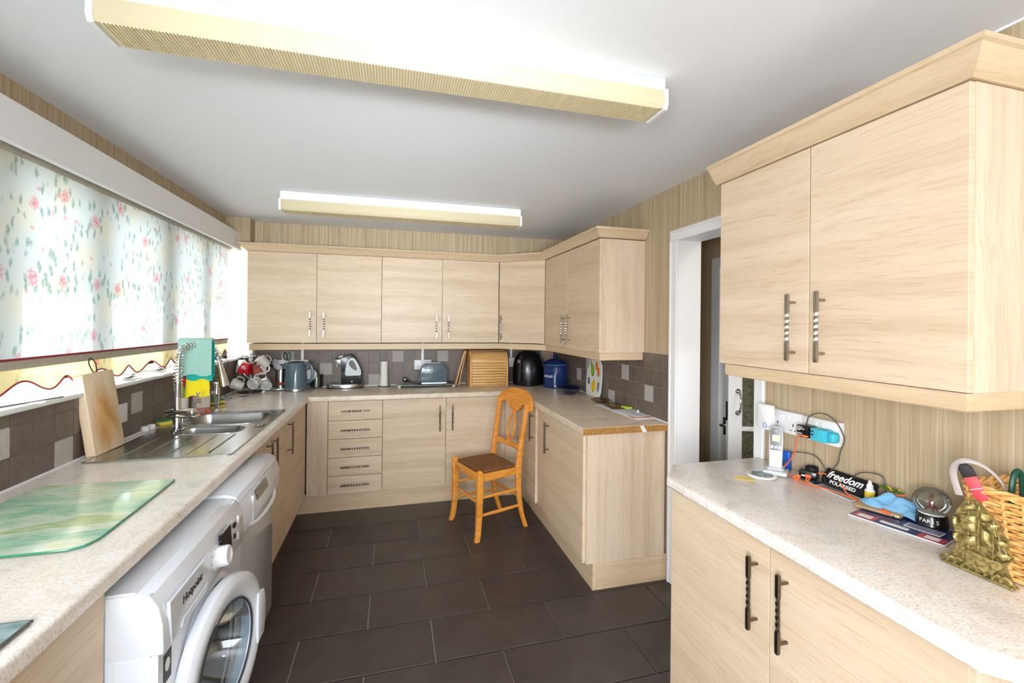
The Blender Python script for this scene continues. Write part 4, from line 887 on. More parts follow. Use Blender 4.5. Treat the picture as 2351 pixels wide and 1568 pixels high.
obj('nozzle', M().cyl((cx(535), 4.09, cz(680)), (cx(535), 4.09, cz(590)), .007), 'chrome', cf)
obj('top_trim', M().prism(P2([(580, 300), (740, 245), (750, 270), (600, 325)]), 'y', 4.055, 4.12, .002), 'chrome', cf)
oc = P2([(830, 900), (850, 700), (890, 540), (960, 400), (1040, 330), (1130, 330), (1220, 420), (1330, 620), (1400, 820), (1400, 930), (1360, 965), (880, 980), (835, 940)])
ic = P2([(960, 520), (1000, 440), (1060, 410), (1130, 440), (1200, 560), (1260, 740), (1240, 790), (1150, 760), (1060, 690), (990, 610)])
t_ = bmesh.new(); es = []
for lp in (oc, ic):
    vs = [t_.verts.new((x, 4.040, z)) for x, z in lp]; es += [t_.edges.new((vs[i], vs[(i+1) % len(vs)])) for i in range(len(vs))]
bmesh.ops.triangle_fill(t_, edges=es, use_beauty=True); ex = bmesh.ops.extrude_face_region(t_, geom=list(t_.faces)); bmesh.ops.translate(t_, vec=(0, .018, 0), verts=[v for v in ex['geom'] if isinstance(v, bmesh.types.BMVert)])
obj('water_tank', M()._add(t_), 'frosted_tank', cf)
obj('tank_window', M().prism(ic, 'y', 4.0585, 4.0595), 'taupe_tile', cf)
obj('badge', M().prism([(.008*cos(k*pi/8), .005*sin(k*pi/8)) for k in range(16)], 'y', -.001, .001, xf=T(cx(1070), 4.0585, cz(1190))), 'white_print', cf)

# kitchen roll on a holder
kr = thing('roll_holder', 'wire kitchen roll holder left of the toaster', 'holder', (1.243, 4.13, .911))
obj('base_ring', M().tube([(.05*cos(k*pi/14), .05*sin(k*pi/14), .003) for k in range(28)], .003, 6, closed=True, xf=T(1.243, 4.13, .911)), 'black_matt', kr)
obj('post', M().cyl((1.248, 4.13, .913), (1.252, 4.13, 1.195), .003, n=8).sph((1.254, 4.13, 1.20), .006), 'chrome', kr)
single('kitchen_roll', M().lathe([(.006, 0), (.036, 0), (.034, .06), (.031, .11), (.033, .205), (.034, .222), (.006, .222)], (1.243, 4.13, .9135), 28), 'paper_roll', 'nearly finished white kitchen roll on the wire holder', 'kitchen roll')

# toaster on its glass board
gb = thing('glass_board', 'clear greenish glass board on stubby feet under the toaster', 'board', (1.6, 4.08, .911))
obj('glass', M().box(1.345, 1.880, 3.985, 4.19, .926, .933, .001), 'aqua_glass', gb)
for x in (1.375, 1.85):
    for y in (4.005, 4.17): obj('foot', M().lathe([(0, 0), (.012, 0), (.014, .004), (.014, .011), (.011, .0148), (0, .0148)], (x, y, .911), 16), 'white_plastic', gb)
ts = thing('toaster', 'blue-grey two-slot toaster with an embossed front', 'toaster', (1.67, 4.08, .934))
pr = [(1.560, .95), (1.55, 1.0), (1.552, 1.045), (1.565, 1.085), (1.59, 1.11), (1.62, 1.12), (1.72, 1.12), (1.755, 1.11), (1.778, 1.085), (1.79, 1.045), (1.793, 1.0), (1.786, .95)]
obj('shell', M().prism(pr, 'y', 4.005, 4.150, .006, 2), 'kettle_blue', ts)
obj('base', M().prism([(1.567, .937), (1.785, .937), (1.79, .953), (1.56, .953)], 'y', 4.0, 4.152, .002), 'steel', ts)
obj('feet', M().box(1.58, 1.595, 4.01, 4.025, .9335, .937).box(1.76, 1.775, 4.01, 4.025, .9335, .937), 'black_matt', ts)
obj('top_trim', M().box(1.61, 1.735, 4.03, 4.06, 1.1195, 1.125, .002).box(1.61, 1.735, 4.09, 4.12, 1.1195, 1.125, .002), 'chrome', ts)
m = M()
for r_, (z, n, w_) in enumerate(((1.098, 12, .15), (1.075, 14, .172), (1.05, 15, .19), (1.025, 16, .20), (1.002, 16, .205))):
    for k in range(n): 
        x = 1.672-w_/2+w_*k/(n-1); hh = .010-.0017*r_; m.box(x-.0032, x+.0032, 4.0030, 4.007, z-hh, z+hh*.7, .0012)
obj('embossed_dashes', m, 'nickel' if False else 'kettle_blue', ts)['kind'] = 'stuff'
obj('lever', M().box(1.535, 1.552, 4.07, 4.09, .965, .975, .002), 'chrome', ts)
obj('plug', M().box(-.022, .022, -.018, .018, -.02, .02, .007, 2, xf=T(1.425, 4.07, .972) @ RY(R(30))), 'black_plastic', ts)
obj('flex', M().tube([(1.445, 4.07, .962), (1.48, 4.06, .948), (1.53, 4.05, .938), (1.57, 4.03, .937)], [.008, .005, .004, .004], 8, smooth=4).tube([(1.79, 4.05, .94), (1.82, 4.04, .945), (1.85, 4.06, .94), (1.83, 4.10, .938)], .004, 8, smooth=5), 'black_matt', ts)
single('small_clip', M().box(1.49, 1.505, 3.93, 3.937, .9105, .9135).tube([(1.50, 3.935, .913), (1.54, 3.945, .913)], .0016, 6), 'steel_dark', 'tiny clip lying on the worktop in front of the glass board', 'clip')
# boards leaning left of the bread bin
for i, (x, lab, mt) in enumerate(((1.925, 'thin brown wooden board leaning beside the bread bin, left of the pair', 'board_wood'), (1.943, 'thin pale wooden board leaning beside the bread bin, right of the pair', 'bamboo'))):
    single('tray_board', M().box(-.005, .005, -.06, .09, 0, .325, .003, xf=RY(R(15-3*i))), mt, lab, 'board', 'boards leaning by the bread bin', loc=(x-.055+.012*i, 4.10, .9125), local=True)

# bread bin
bb = thing('bread_bin', 'bamboo roll-top bread bin with a slatted front', 'bread bin', (2.16, 4.05, .911))
prof = [(3.935, .9115), (3.935, 1.12)]+[(3.935+.11*(1-cos(R(a))), 1.12+.112*sin(R(a))) for a in range(15, 91, 15)]+[(4.185, 1.232), (4.185, .9115)]
for x0 in (1.987, 2.322): obj('side_panel', M().prism(prof, 'x', x0, x0+.016, .003), 'bamboo', bb)
obj('back_and_base', M().box(2.003, 2.322, 4.175, 4.185, .912, 1.231).box(2.003, 2.322, 3.95, 4.175, .912, .922).box(2.003, 2.322, 4.05, 4.175, 1.222, 1.231), 'bamboo', bb)
sl = [(3.943, .925+i*.0245, 0) for i in range(9)]
for y, z, a in sl: obj('slat', M().box(2.004, 2.321, y, y+.009, z, z+.0225, .0035, 2), 'bamboo', bb)
for a in (8, 24, 40, 56, 72): obj('slat', M().box(2.004, 2.321, -.006, .004, -.013, .013, .003, 2, xf=T(0, 3.949+.098*(1-cos(R(a))), 1.137+.086*sin(R(a))) @ RX(R(-a))), 'bamboo', bb)
obj('lip', M().box(2.003, 2.322, 3.936, 3.95, 1.165, 1.178, .003), 'bamboo', bb)
obj('finger_grip', M().box(2.14, 2.19, 3.934, 3.944, .937, .946, .003), 'bamboo', bb)

# air fryer
af = thing('air_fryer', 'glossy black egg-shaped air fryer with a chrome handle knob', 'air fryer', (2.545, 4.0, .911)); A_ = (2.545, 4.0, .911)
obj('shell', M().lathe([(0, 0), (.125, 0), (.138, .008), (.143, .06), (.142, .14), (.134, .21), (.120, .26), (.095, .295), (.05, .312), (0, .316)], A_, 44), 'black_plastic', af)
obj('panel_seam', M().lathe([(.1425, .135), (.1440, .136), (.1440, .139), (.1425, .140)], A_, 44), 'steel_dark', af)
ha = math.atan2(-.80, -.62)
obj('handle', M().box(-.165, -.10, -.019, .019, .17, .275, .010, 2, xf=T(*A_) @ RZ(R(46)) @ RY(R(4))).box(-.190, -.160, -.017, .017, .02, .235, .008, 2, xf=T(*A_) @ RZ(R(46)) @ RY(R(7))), 'black_matt', af)
obj('chrome_knob', M().cyl((-.150, 0, .232), (-.178, 0, .229), .017, xf=T(*A_) @ RZ(R(46))), 'chrome', af)
obj('badge', M().prism([(-.010, -.004), (.010, -.004), (.008, .006), (-.008, .006)], 'y', -.001, .001, xf=T(2.50, 3.864, 1.06) @ RZ(R(-18))), 'white_print', af)
# bread crock
cr = thing('bread_crock', 'cobalt blue enamel bread crock with a domed lid', 'crock', (2.745, 3.80, .911)); B_ = (2.745, 3.80, .911)
obj('body', M().lathe([(0, 0), (.105, 0), (.110, .006), (.1115, .02), (.1115, .185), (.117, .19), (.117, .2), (0, .2)], B_, 44), 'cobalt', cr)
obj('lid', M().lathe([(.121, .192), (.123, .196), (.123, .205), (.112, .215), (.07, .245), (.03, .257), (.015, .26), (.013, .27), (.022, .28), (.02, .295), (0, .298)], B_, 44), 'cobalt', cr)
obj('rim', M().lathe([(.1235, .2065), (.1245, .208), (.1215, .210)], B_, 44), 'rim_pale', cr)
# lettering follows the curve of the side
s_ = 'BREAD'; r_ = .1125; a0 = math.atan2(-B_[1]*1.0, 1.3147-B_[0])-R(54)
for k, ch in enumerate(s_):
    a = a0+k*R(9.8); txt('letter', ch, .030, 'white_print', cr, T(B_[0]+r_*cos(a), B_[1]+r_*sin(a), 1.015) @ RZ(a+pi/2) @ RX(pi/2), depth=.0004)
# bowl
single('bowl', M().lathe([(0, 0), (.045, 0), (.052, .006), (.075, .03), (.095, .042), (.128, .052), (.130, .055), (.126, .056), (.092, .047), (.07, .034), (.045, .010), (0, .008)], (2.728, 3.41, .911), 44), 'cobalt_dark', 'wide-rimmed dark blue bowl in front of the bread crock', 'bowl')
# fruit board
FB = T(2.843, 3.225, .9125) @ RZ(R(-90)) @ RX(R(-4.5)) 
fb = thing('fruit_board', 'white melamine cutting board printed with fruit, leaning on the tiles', 'cutting board', mat=FB)
ol = [(-.105, .0), (.085, .0), (.118, .02), (.128, .06), (.128, .16), (.12, .22), (.112, .26), (.07, .298), (-.03, .302), (-.075, .296), (-.098, .27), (-.108, .235), (-.135, .20), (-.138, .12), (-.132, .05), (-.122, .02)]
slot = [(-.122, .14), (-.114, .14), (-.108, .15), (-.108, .195), (-.114, .205), (-.122, .205), (-.127, .195), (-.127, .15)]
t_ = bmesh.new(); es = []
for lp in (ol, slot):
    vs = [t_.verts.new((x, 0, z)) for x, z in lp]; es += [t_.edges.new((vs[i], vs[(i+1) % len(vs)])) for i in range(len(vs))]
bmesh.ops.triangle_fill(t_, edges=es, use_beauty=True); ex = bmesh.ops.extrude_face_region(t_, geom=list(t_.faces)); bmesh.ops.translate(t_, vec=(0, .007, 0), verts=[v for v in ex['geom'] if isinstance(v, bmesh.types.BMVert)])
obj('board', M()._add(t_), 'melamine', fb, local=True)
def blob(name, pts, mat, k=0): obj(name, M().prism(pts, 'y', -.0006-.0004*k, -.0001), mat, fb, local=True)
def ell(cx_, cz_, a, b, rot=0, n=18): return [(cx_+a*cos(q*2*pi/n)*cos(rot)-b*sin(q*2*pi/n)*sin(rot), cz_+a*cos(q*2*pi/n)*sin(rot)+b*sin(q*2*pi/n)*cos(rot)) for q in range(n)]
pear = [(-.072, .285), (-.055, .26), (-.02, .238), (-.002, .21), (-.004, .175), (-.022, .155), (-.042, .158), (-.058, .185), (-.066, .23), (-.078, .265)]
blob('pear_print', pear, 'fruit_dkgreen'); blob('pear_highlight', [(-.036+(x+.036)*.72, .205+(z-.205)*.8) for x, z in pear], 'fruit_green', 1)
for c in ((.030, .245), (.070, .20)): blob('cherry_print', ell(c[0], c[1], .023, .036, .1), 'fruit_orange')
blob('plum_print', ell(-.088, .115, .021, .03, .2), 'fruit_purple'); blob('plum_print', ell(.083, .088, .019, .038, -.1), 'fruit_purple')
blob('plum_highlight', ell(.083, .082, .009, .024, -.1), 'paper_grey', 1); blob('lemon_print', [(-.038, .09), (-.018, .125), (.004, .135), (.028, .118), (.04, .08), (.026, .045), (.0, .03), (-.026, .05)], 'fruit_yellow')
# small things near the free end of the worktop
single('dark_tray', M().lathe([(0, 0), (.04, 0), (.066, .016), (.072, .022), (.068, .022), (.04, .006), (0, .005)], (2.80, 2.995, .911), 20, bump=lambda a, z: .006*sin(a*2*pi*5)*(z > .01)), 'amber_tray', 'dark brown wavy-edged dish beside the fruit board', 'dish')
bp_ = thing('pill_tray', 'dark amber tray of foil blisters behind the papers', 'tray', (2.80, 2.80, .911), R(-6))
obj('tray', M().box(-.05, .055, -.11, .10, .004, .014, .004, 2), 'amber_tray', bp_, local=True)
for i in range(6):
    for j in range(2): obj('blister', M().sph((-.025+.035*j, -.07+.026*i, .0145), .008, 10, (1, 1, .5)), 'gold_foil', bp_, local=True)
single('paper_sheet', M().box(-.075, .06, -.28, .24, 0, .0025), 'paper', 'long white sheet of paper at the bottom of the pile near the worktop end', 'paper', loc=(2.80, 2.67, .9112), rz=R(2), local=True)
pp = thing('letter_pile', 'pile of opened letters and envelopes on the far right worktop', 'papers', (2.80, 2.54, .914))
for k, (dx, dy, rz, w_, l_, mt) in enumerate(((0, .0, 4, .13, .27, 'paper'), (.004, -.01, -6, .125, .24, 'paper_pink'), (-.006, .012, 8, .12, .24, 'paper'), (.01, .0, -3, .11, .22, 'paper'))):
    obj('sheet', M().box(-w_/2, w_/2, -l_/2, l_/2, 0, .0012, xf=T(2.80+dx, 2.54+dy, .9142+k*.0022) @ RZ(R(rz)) @ RY(R(.4*k))), mt, pp)
obj('envelope_flap', M().prism([(-.02, 0), (.02, 0), (.004, .022)], 'x', -.0005, .0005, xf=T(2.83, 2.53, .9225) @ RY(R(20))), 'paper', pp)
single('lime_note', M().box(-.022, .022, -.035, .035, 0, .012, .003), 'lime', 'lime green note pad on the pile of letters', 'note', loc=(2.838, 2.685, .9215), rz=R(8), local=True)

# ================================================================== APPLIANCES
wm = thing('washing_machine', 'white front-loading washing machine under the worktop with its door ajar', 'washing machine', (.45, 1.52, 0))
y0, y1 = 1.226, 1.812
obj('cabinet_body', M().box(.12, .50, y0, y1, .012, .835, .004).box(.50, .772, y0, y0+.012, .012, .835).box(.50, .772, y1-.012, y1, .012, .835), 'appliance_side', wm)
obj('front_side_panel', M().box(.700, .776, y0-.0015, y0+.01, .012, .690, .002), 'appliance_white', wm)
# front plate with the round opening
cyd, czd = 1.535, .458
hole = [(cyd+.185*cos(k*2*pi/40), czd+.185*sin(k*2*pi/40)) for k in range(40)]
t_ = bmesh.new(); es = []
for lp in ([(y0, .012), (y1, .012), (y1, .692), (y0, .692)], hole):
    vs = [t_.verts.new((.775, y, z)) for y, z in lp]; es += [t_.edges.new((vs[i], vs[(i+1) % len(vs)])) for i in range(len(vs))]
bmesh.ops.triangle_fill(t_, edges=es, use_beauty=True); ex = bmesh.ops.extrude_face_region(t_, geom=list(t_.faces)); bmesh.ops.translate(t_, vec=(.014, 0, 0), verts=[v for v in ex['geom'] if isinstance(v, bmesh.types.BMVert)])
obj('front_panel', M()._add(t_), 'appliance_white', wm)
fasc = [(.50, .835), (.50, .692), (.798, .692), (.800, .70), (.797, .76), (.788, .805), (.772, .832), (.752, .8395), (.50, .8395)]
obj('control_panel', M().prism([(x, z) for x, z in fasc], 'y', y0-.001, y1+.001, .003, 2), 'appliance_white', wm)
obj('top_panel', M().box(.12, .74, y0+.004, y1-.004, .836, .8435, .003).box(.56, .565, y0+.03, y1-.03, .8435, .8445), 'appliance_white', wm)
obj('front_rim', M().lathe([(.206, 0), (.210, .006), (.218, .010), (.232, .003), (.236, 0)], n=48, xf=T(.789, cyd, czd) @ toward((1, 0, 0))), 'appliance_white', wm)
obj('door_seal', M().lathe([(.212, .0095), (.200, .004), (.182, .0), (.165, -.02), (.150, -.06), (.150, -.10), (.19, -.12)], n=48, xf=T(.785, cyd, czd) @ toward((1, 0, 0))), 'rubber', wm)
obj('drum', M().lathe([(.20, -.12), (.215, -.15), (.215, -.27), (0, -.275)], n=48, xf=T(.785, cyd, czd) @ toward((1, 0, 0))), 'steel', wm)
th_ = .152; u_ = Vector((sin(th_), cos(th_), 0)); n_ = Vector((cos(th_), -sin(th_), 0))
DM = T(.842, 1.508, .479) @ Matrix((u_, Vector((0, 0, 1)), n_)).transposed().to_4x4()
dr_ = obj('door', M().lathe([(.150, -.028), (.205, -.03), (.220, -.022), (.2235, -.008), (.221, .006), (.208, .014), (.19, .016), (.165, .010), (.150, .002), (.147, -.01), (.150, -.028)], n=64, xf=DM), 'appliance_white', wm)
obj('gasket', M().lathe([(.1475, .004), (.1520, .0065), (.1490, .010), (.1455, .004)], n=56, xf=DM), 'rubber', dr_)
obj('door_glass', M().lathe([(.148, .0), (.140, -.012), (.128, -.06), (.10, -.105), (.05, -.122), (0, -.125)], n=48, xf=DM), 'drum_glass', dr_)
obj('door_handle', M().prism([(.168, -.085), (.212, -.075), (.2235, -.03), (.2235, .03), (.212, .075), (.168, .085)], 'z', .008, .020, .004, 2, xf=DM), 'appliance_white', dr_)
SP = R(8)
obj('detergent_drawer', M().prism([(1.262, .694), (1.50, .694), (1.478, .80), (1.25, .80)], 'x', .7935, .8015, .002), 'appliance_white', wm)
obj('drawer_grip', M().prism([(1.30, .702), (1.46, .702), (1.475, .728), (1.315, .722)], 'x', .801, .806, .003), 'appliance_side', wm)
txt('brand_lettering', 'Hotpoint', .032, 'print_dark', wm, T(.8022, 1.378, .762) @ RZ(pi/2) @ RX(pi/2))
DLM = T(.794, 1.560, .752) @ toward((1, 0, .12))
obj('program_dial', M().lathe([(.036, 0), (.037, .003), (.031, .006), (.030, .034), (.027, .039), (.020, .0395), (.0185, .036), (0, .036)], n=32, xf=DLM), 'white_plastic', wm)
obj('display', M().prism([(1.604, .706), (1.688, .706), (1.668, .808), (1.584, .808)], 'x', .7935, .8015, .001), 'black_glass', wm)
for k, (a, b) in enumerate(((1.668, .725), (1.684, .725), (1.664, .74))): obj('display_print', M().box(.8016, .802, a-.006-.02, a-.02, b-.0025, b+.0025), 'white_print', wm)
for b in (.785, .748): obj('button', M().box(.795, .8015, 1.706, 1.722, b-.010, b+.008, .001), 'black_glass', wm)
for b in (.79, .733): obj('button', M().box(.795, .8018, 1.745, 1.75, b-.014, b+.012, .001), 'white_plastic', wm)
for k in range(12):
    a = k*2*pi/12; obj('dial_mark', M().box(.7995, .8004, 1.560+.046*cos(a)-.005, 1.560+.046*cos(a)+.005, .752+.043*sin(a)-.0012, .752+.043*sin(a)+.0012), 'print_grey', wm)
for k in range(3): obj('panel_print', M().box(.798, .7990, 1.765, 1.795-.006*k, .775-k*.011, .778-k*.011), 'print_grey', wm)
obj('capacity_sticker', M().box(.7890, .7896, 1.250, 1.290, .600, .672), 'print_dark', wm, 'dark sticker with a white round symbol')
obj('sticker_symbol', M().prism([(.012*cos(k*pi/8), .016*sin(k*pi/8)) for k in range(16)], 'x', .7896, .7900, xf=T(0, 1.27, .640)), 'white_print', wm)

dw = thing('dishwasher', 'white dishwasher with dark display between washing machine and sink cupboards', 'dishwasher', (.45, 2.09, 0)); y0, y1 = 1.822, 2.362
obj('cabinet_body', M().box(.12, .74, y0, y1, .10, .815, .003), 'appliance_side', dw)
obj('worktop_lid', M().prism([(.12, .8165), (.12, .850), (.742, .850), (.770, .838), (.779, .8165)], 'y', y0, y1, .004, 2), 'appliance_white', dw)
obj('control_panel', M().prism([(.74, .814), (.782, .814), (.796, .762), (.792, .70), (.775, .685), (.74, .685)], 'y', y0+.002, y1-.002, .003, 2), 'appliance_white', dw)
obj('display', M().prism([(.788, .802), (.7985, .764), (.7995, .766), (.789, .804)], 'y', 1.985, 2.145), 'black_glass', dw)
for k in range(5): obj('display_print', M().box(.7935, .7995, 1.992, 1.999, .767+k*.007, .770+k*.007, xf=T(-.001*k-.001, 0, 0)), 'print_grey', dw)
obj('panel_line', M().box(.785, .797, 1.935, 1.938, .70, .80), 'appliance_side', dw)
obj('door_handle', M().tube([(.787, 1.90, .703), (.802, 1.96, .692), (.808, 2.09, .688), (.802, 2.22, .692), (.787, 2.28, .703)], .008, 8, smooth=6), 'appliance_white', dw)
obj('door', M().box(.741, .766, y0+.002, y1-.002, .115, .684, .004, 2), 'appliance_reflect_grey', dw)  # white door, greyed in its colour to stand in for dark reflections
obj('kick_panel', M().box(.70, .72, y0+.002, y1-.002, .0, .11), 'appliance_side', dw)

# ================================================================== CHAIR
ch = thing('chair', 'honey-coloured wooden chair with rush seat and oval splat back in the corner', 'chair', (2.018, 3.228, 0), R(-72))
def legsec(m, pts, w_=.036, d=.030): return m
def beam(pts, ws, ds, n=8):
    """rounded-square beam through points, widths along x and depth along y"""
    rings = []
    for (x, y, z), w_, d in zip(pts, ws, ds):
        rings.append([(x+w_/2*sx, y+d/2*sy, z) for sx, sy in ((-1, -.7), (-.7, -1), (.7, -1), (1, -.7), (1, .7), (.7, 1), (-.7, 1), (-1, .7))])
    return rings
def smoothp(P, k=5):
    P = [Vector(p) for p in P]; out = []
    for i in range(len(P)-1):
        p0, p1, p2, p3 = P[max(i-1, 0)], P[i], P[i+1], P[min(i+2, len(P)-1)]
        for q in range(k):
            u = q/k; out.append(.5*((2*p1)+(p2-p0)*u+(2*p0-5*p1+4*p2-p3)*u*u+(3*p1-p0-3*p2+p3)*u**3))
    return out+[P[-1]]
for sx in (-1, 1):
    P = smoothp([(sx*.203, -.212, .0), (sx*.196, -.200, .05), (sx*.190, -.190, .16), (sx*.190, -.187, .30), (sx*.191, -.187, .46)])
    ws = [.034+.010*min(1, p.z/.35) for p in P]; m = M().ring_sweep(beam(P, ws, ws)); m.sph((sx*.191, -.187, .462), .0215, 12, (1, 1, .6))
    obj('front_leg', m, 'orange_pine', ch, local=True)
    P = smoothp([(sx*.180, .205, 0), (sx*.180, .165, .12), (sx*.178, .140, .28), (sx*.178, .138, .42), (sx*.180, .150, .56), (sx*.184, .176, .72), (sx*.186, .205, .895)])
    m = M().ring_sweep(beam(P, [.030+.004*sin(p.z*3) for p in P], [.030+.014*math.exp(-((p.z-.42)/.16)**2) for p in P])); obj('back_leg', m, 'orange_pine', ch, local=True)
# crest rail: shaped board, bowed backwards
half = [(0, .985), (.07, .981), (.13, .967), (.18, .943), (.213, .910), (.228, .875), (.226, .848), (.208, .838), (.186, .850), (.165, .868), (.135, .880), (.105, .874), (.082, .848), (.055, .824), (.03, .814), (0, .811)]
ol = half+[(-x, z) for x, z in half[-2:0:-1]]
t_ = bmesh.new(); f_ = t_.faces.new([t_.verts.new((x, 0, z)) for x, z in ol]); ex = bmesh.ops.extrude_face_region(t_, geom=[f_]); bmesh.ops.translate(t_, vec=(0, .026, 0), verts=[v for v in ex['geom'] if isinstance(v, bmesh.types.BMVert)])
bmesh.ops.triangulate(t_, faces=[f for f in t_.faces if len(f.verts) > 4]); bmesh.ops.subdivide_edges(t_, edges=[e for e in t_.edges if e.calc_length() > .05], cuts=2, use_grid_fill=True)
for v in t_.verts: v.co.y += .190+(v.co.z-.81)*.22+.020*(1-(v.co.x/.228)**2)
obj('crest_rail', M()._add(t_), 'orange_pine', ch, local=True)
# oval splat
m = M()
for sx in (-1, 1):
    P = smoothp([(sx*.006, .212, .83), (sx*.016, .208, .79), (sx*.040, .196, .73), (sx*.043, .184, .67), (sx*.026, .176, .615), (sx*.008, .172, .59)])
    m.ring_sweep(beam(P, [.020]*len(P), [.014]*len(P)))
m.prism([(-.010, .80), (.010, .80), (.026, .835), (-.026, .835)], 'y', .203, .219, .003)
m.prism([(-.03, .585), (-.022, .605), (0, .615), (.022, .605), (.03, .585), (.018, .562), (-.018, .562)], 'y', .161, .177, .003)
obj('splat', m, 'orange_pine', ch, local=True)
obj('back_rail', M().ring_sweep([[(x, .160+.012*(1-(x/.18)**2)+dy*.009, .572+dz*.019) for dy, dz in ((-1, -1), (1, -1), (1, 1), (-1, 1))] for x in [-.178+.356*i/10 for i in range(11)]]), 'orange_pine', ch, local=True)
for n_2, a, b in (('seat_rail', (-.19, -.19), (.19, -.19)), ('seat_rail', (.19, -.19), (.178, .14)), ('seat_rail', (.178, .14), (-.178, .14)), ('seat_rail', (-.178, .14), (-.19, -.19))):
    d = Vector(b)-Vector(a); L = d.length; an = math.atan2(d.y, d.x)
    obj(n_2, M().box(.015, L-.015, -.010, .012, .395, .446, .005, 2, xf=T(a[0], a[1], 0) @ RZ(an)), 'orange_pine', ch, local=True)
# rush strands running parallel to each side towards the middle
cs = [Vector((-.178, -.178)), Vector((.178, -.178)), Vector((.166, .130)), Vector((-.166, .130))]; ctr = Vector((0, -.03))
for k in range(4):
    a, b = cs[k], cs[(k+1) % 4]; m = M(); N = 12
    for i in range(N):
        f = (i+.5)/N; p, q_ = a.lerp(ctr, f), b.lerp(ctr, f)
        z = .452+.004*sin(f*pi)-.010*f*f
        m.tube([(p.x, p.y, z), ((p.x+q_.x)/2, (p.y+q_.y)/2, z+.003*(1-f)), (q_.x, q_.y, z)], .0082, 6)
    m.prism([tuple(a), tuple(b), tuple(ctr)], 'z', .438, .446)
    obj('rush_panel', m, 'rush', ch, local=True)['kind'] = 'stuff'
for a, b, z0_, z1_ in (((-.19, -.190), (.19, -.190), .25, .25), ((.19, -.19), (.178, .142), .285, .285), ((-.19, -.19), (-.178, .142), .285, .285), ((.193, -.19), (.179, .16), .165, .165), ((-.193, -.19), (-.179, .16), .165, .165), ((-.179, .145), (.179, .145), .23, .23)):
    mid = ((a[0]+b[0])/2, (a[1]+b[1])/2, (z0_+z1_)/2)
    obj('stretcher', M().tube([(a[0], a[1], z0_), mid, (b[0], b[1], z1_)], [.008, .0125, .008], 10, smooth=4), 'orange_pine', ch, local=True)

# ================================================================== NEAR RIGHT WORKTOP
W0 = XR
def sock(label, ya, yb_):
    so = thing('wall_socket', label, 'socket', (W0, (ya+yb_)/2, 1.05), group='white double sockets above the near worktop')
    obj('plate', M().box(W0-.034, W0-.001, ya, yb_, 1.052, 1.140, .006, 2), 'white_plastic', so)
    m_ = (ya+yb_)/2
    for y in (m_+.013, m_-.013): obj('rocker', M().box(W0-.038, W0-.033, y-.006, y+.006, 1.108, 1.127, .001), 'white_plastic', so)
    for y in (m_+.036, m_-.036): obj('pin_holes', M().box(W0-.0348, W0-.0338, y-.002, y+.002, 1.085, 1.096).box(W0-.0348, W0-.0338, y-.013, y-.007, 1.068, 1.0715).box(W0-.0348, W0-.0338, y+.007, y+.013, 1.068, 1.0715), 'print_dark', so)
sock('white double socket with the repeater and an empty outlet, nearer the door', 1.372, 1.516); sock('white double socket with the black and turquoise plugs, nearer the camera', 1.224, 1.370)
rp = thing('wifi_repeater', 'white plug-in signal repeater with a blue ring light', 'repeater', (W0-.06, 1.505, 1.05))
obj('case', M().prism(rrect(-.033, .033, -.052, .052, .010, 4), 'x', -.014, .014, .005, 2, xf=T(2.815, 1.508, 1.107)), 'white_plastic', rp)
obj('plug_body', M().box(2.829, 2.846, 1.485, 1.53, 1.07, 1.115, .006), 'white_plastic', rp)
obj('ring_light', M().tube([(0, .009*cos(k*pi/10), .009*sin(k*pi/10)) for k in range(20)], .0013, 5, closed=True, xf=T(2.8005, 1.500, 1.075)), 'pale_blue_led', rp)
ad = thing('black_charger', 'black charger plug with white print in the middle of the sockets', 'charger', (2.815, 1.322, 1.07))
obj('case', M().box(2.795, 2.8455, 1.300, 1.348, 1.068, 1.113, .005, 2), 'black_plastic', ad)
for k, (zz, n) in enumerate(((1.106, 3), (1.100, 4), (1.095, 2), (1.083, 3), (1.077, 3))): obj('print_line', M().box(2.7945, 2.795, 1.345-.008*n, 1.343, zz-.0013, zz+.0013), 'white_print', ad)
obj('strain_relief', M().cyl((2.818, 1.325, 1.113), (2.822, 1.325, 1.128), .004, .0025, 10), 'grey_cable', ad)
ub = thing('usb_plug', 'turquoise two-port charger plugged in at the right of the sockets', 'charger', (2.815, 1.26, 1.08))
obj('case', M().box(2.80, 2.8455, 1.238, 1.296, 1.066, 1.112, .006, 2).box(2.812, 2.8455, 1.212, 1.240, 1.070, 1.108, .010, 3), 'aqua_plastic', ub)
for b in (1.100, 1.088): obj('port', M().box(2.799, 2.8005, 1.280, 1.292, b-.0025, b+.0025), 'print_dark', ub)
single('charger_cable', M().tube([(2.824, 1.325, 1.128), (2.822, 1.318, 1.145), (2.83, 1.29, 1.163), (2.835, 1.255, 1.163), (2.845, 1.228, 1.14), (2.850, 1.207, 1.10), (2.85, 1.206, 1.075), (2.845, 1.215, 1.04), (2.845, 1.222, 1.0), (2.85, 1.25, .965), (2.85, 1.252, .95), (2.852, 1.235, .935), (2.86, 1.22, .92)], .0022, 6, smooth=6), 'grey_cable', 'dark grey lead hanging from the black charger down the wall', 'cable')
single('phone_lead', M().tube([(2.79, 1.40, .93), (2.84, 1.425, .965), (2.848, 1.40, .988), (2.85, 1.33, .999), (2.85, 1.295, .985), (2.852, 1.268, .945), (2.862, 1.25, .918)], .0022, 6, smooth=6), 'grey_cable', 'grey lead arching behind the cordless phone', 'cable')
single('loop_lead', M().tube([(2.865, 1.185, .93), (2.85, 1.165, .975), (2.85, 1.13, .996), (2.85, 1.088, 1.002), (2.85, 1.072, .99), (2.852, 1.068, .95), (2.858, 1.072, .918)], .0022, 6, smooth=6), 'grey_cable', 'grey lead looping up behind the spectacle pouch', 'cable')
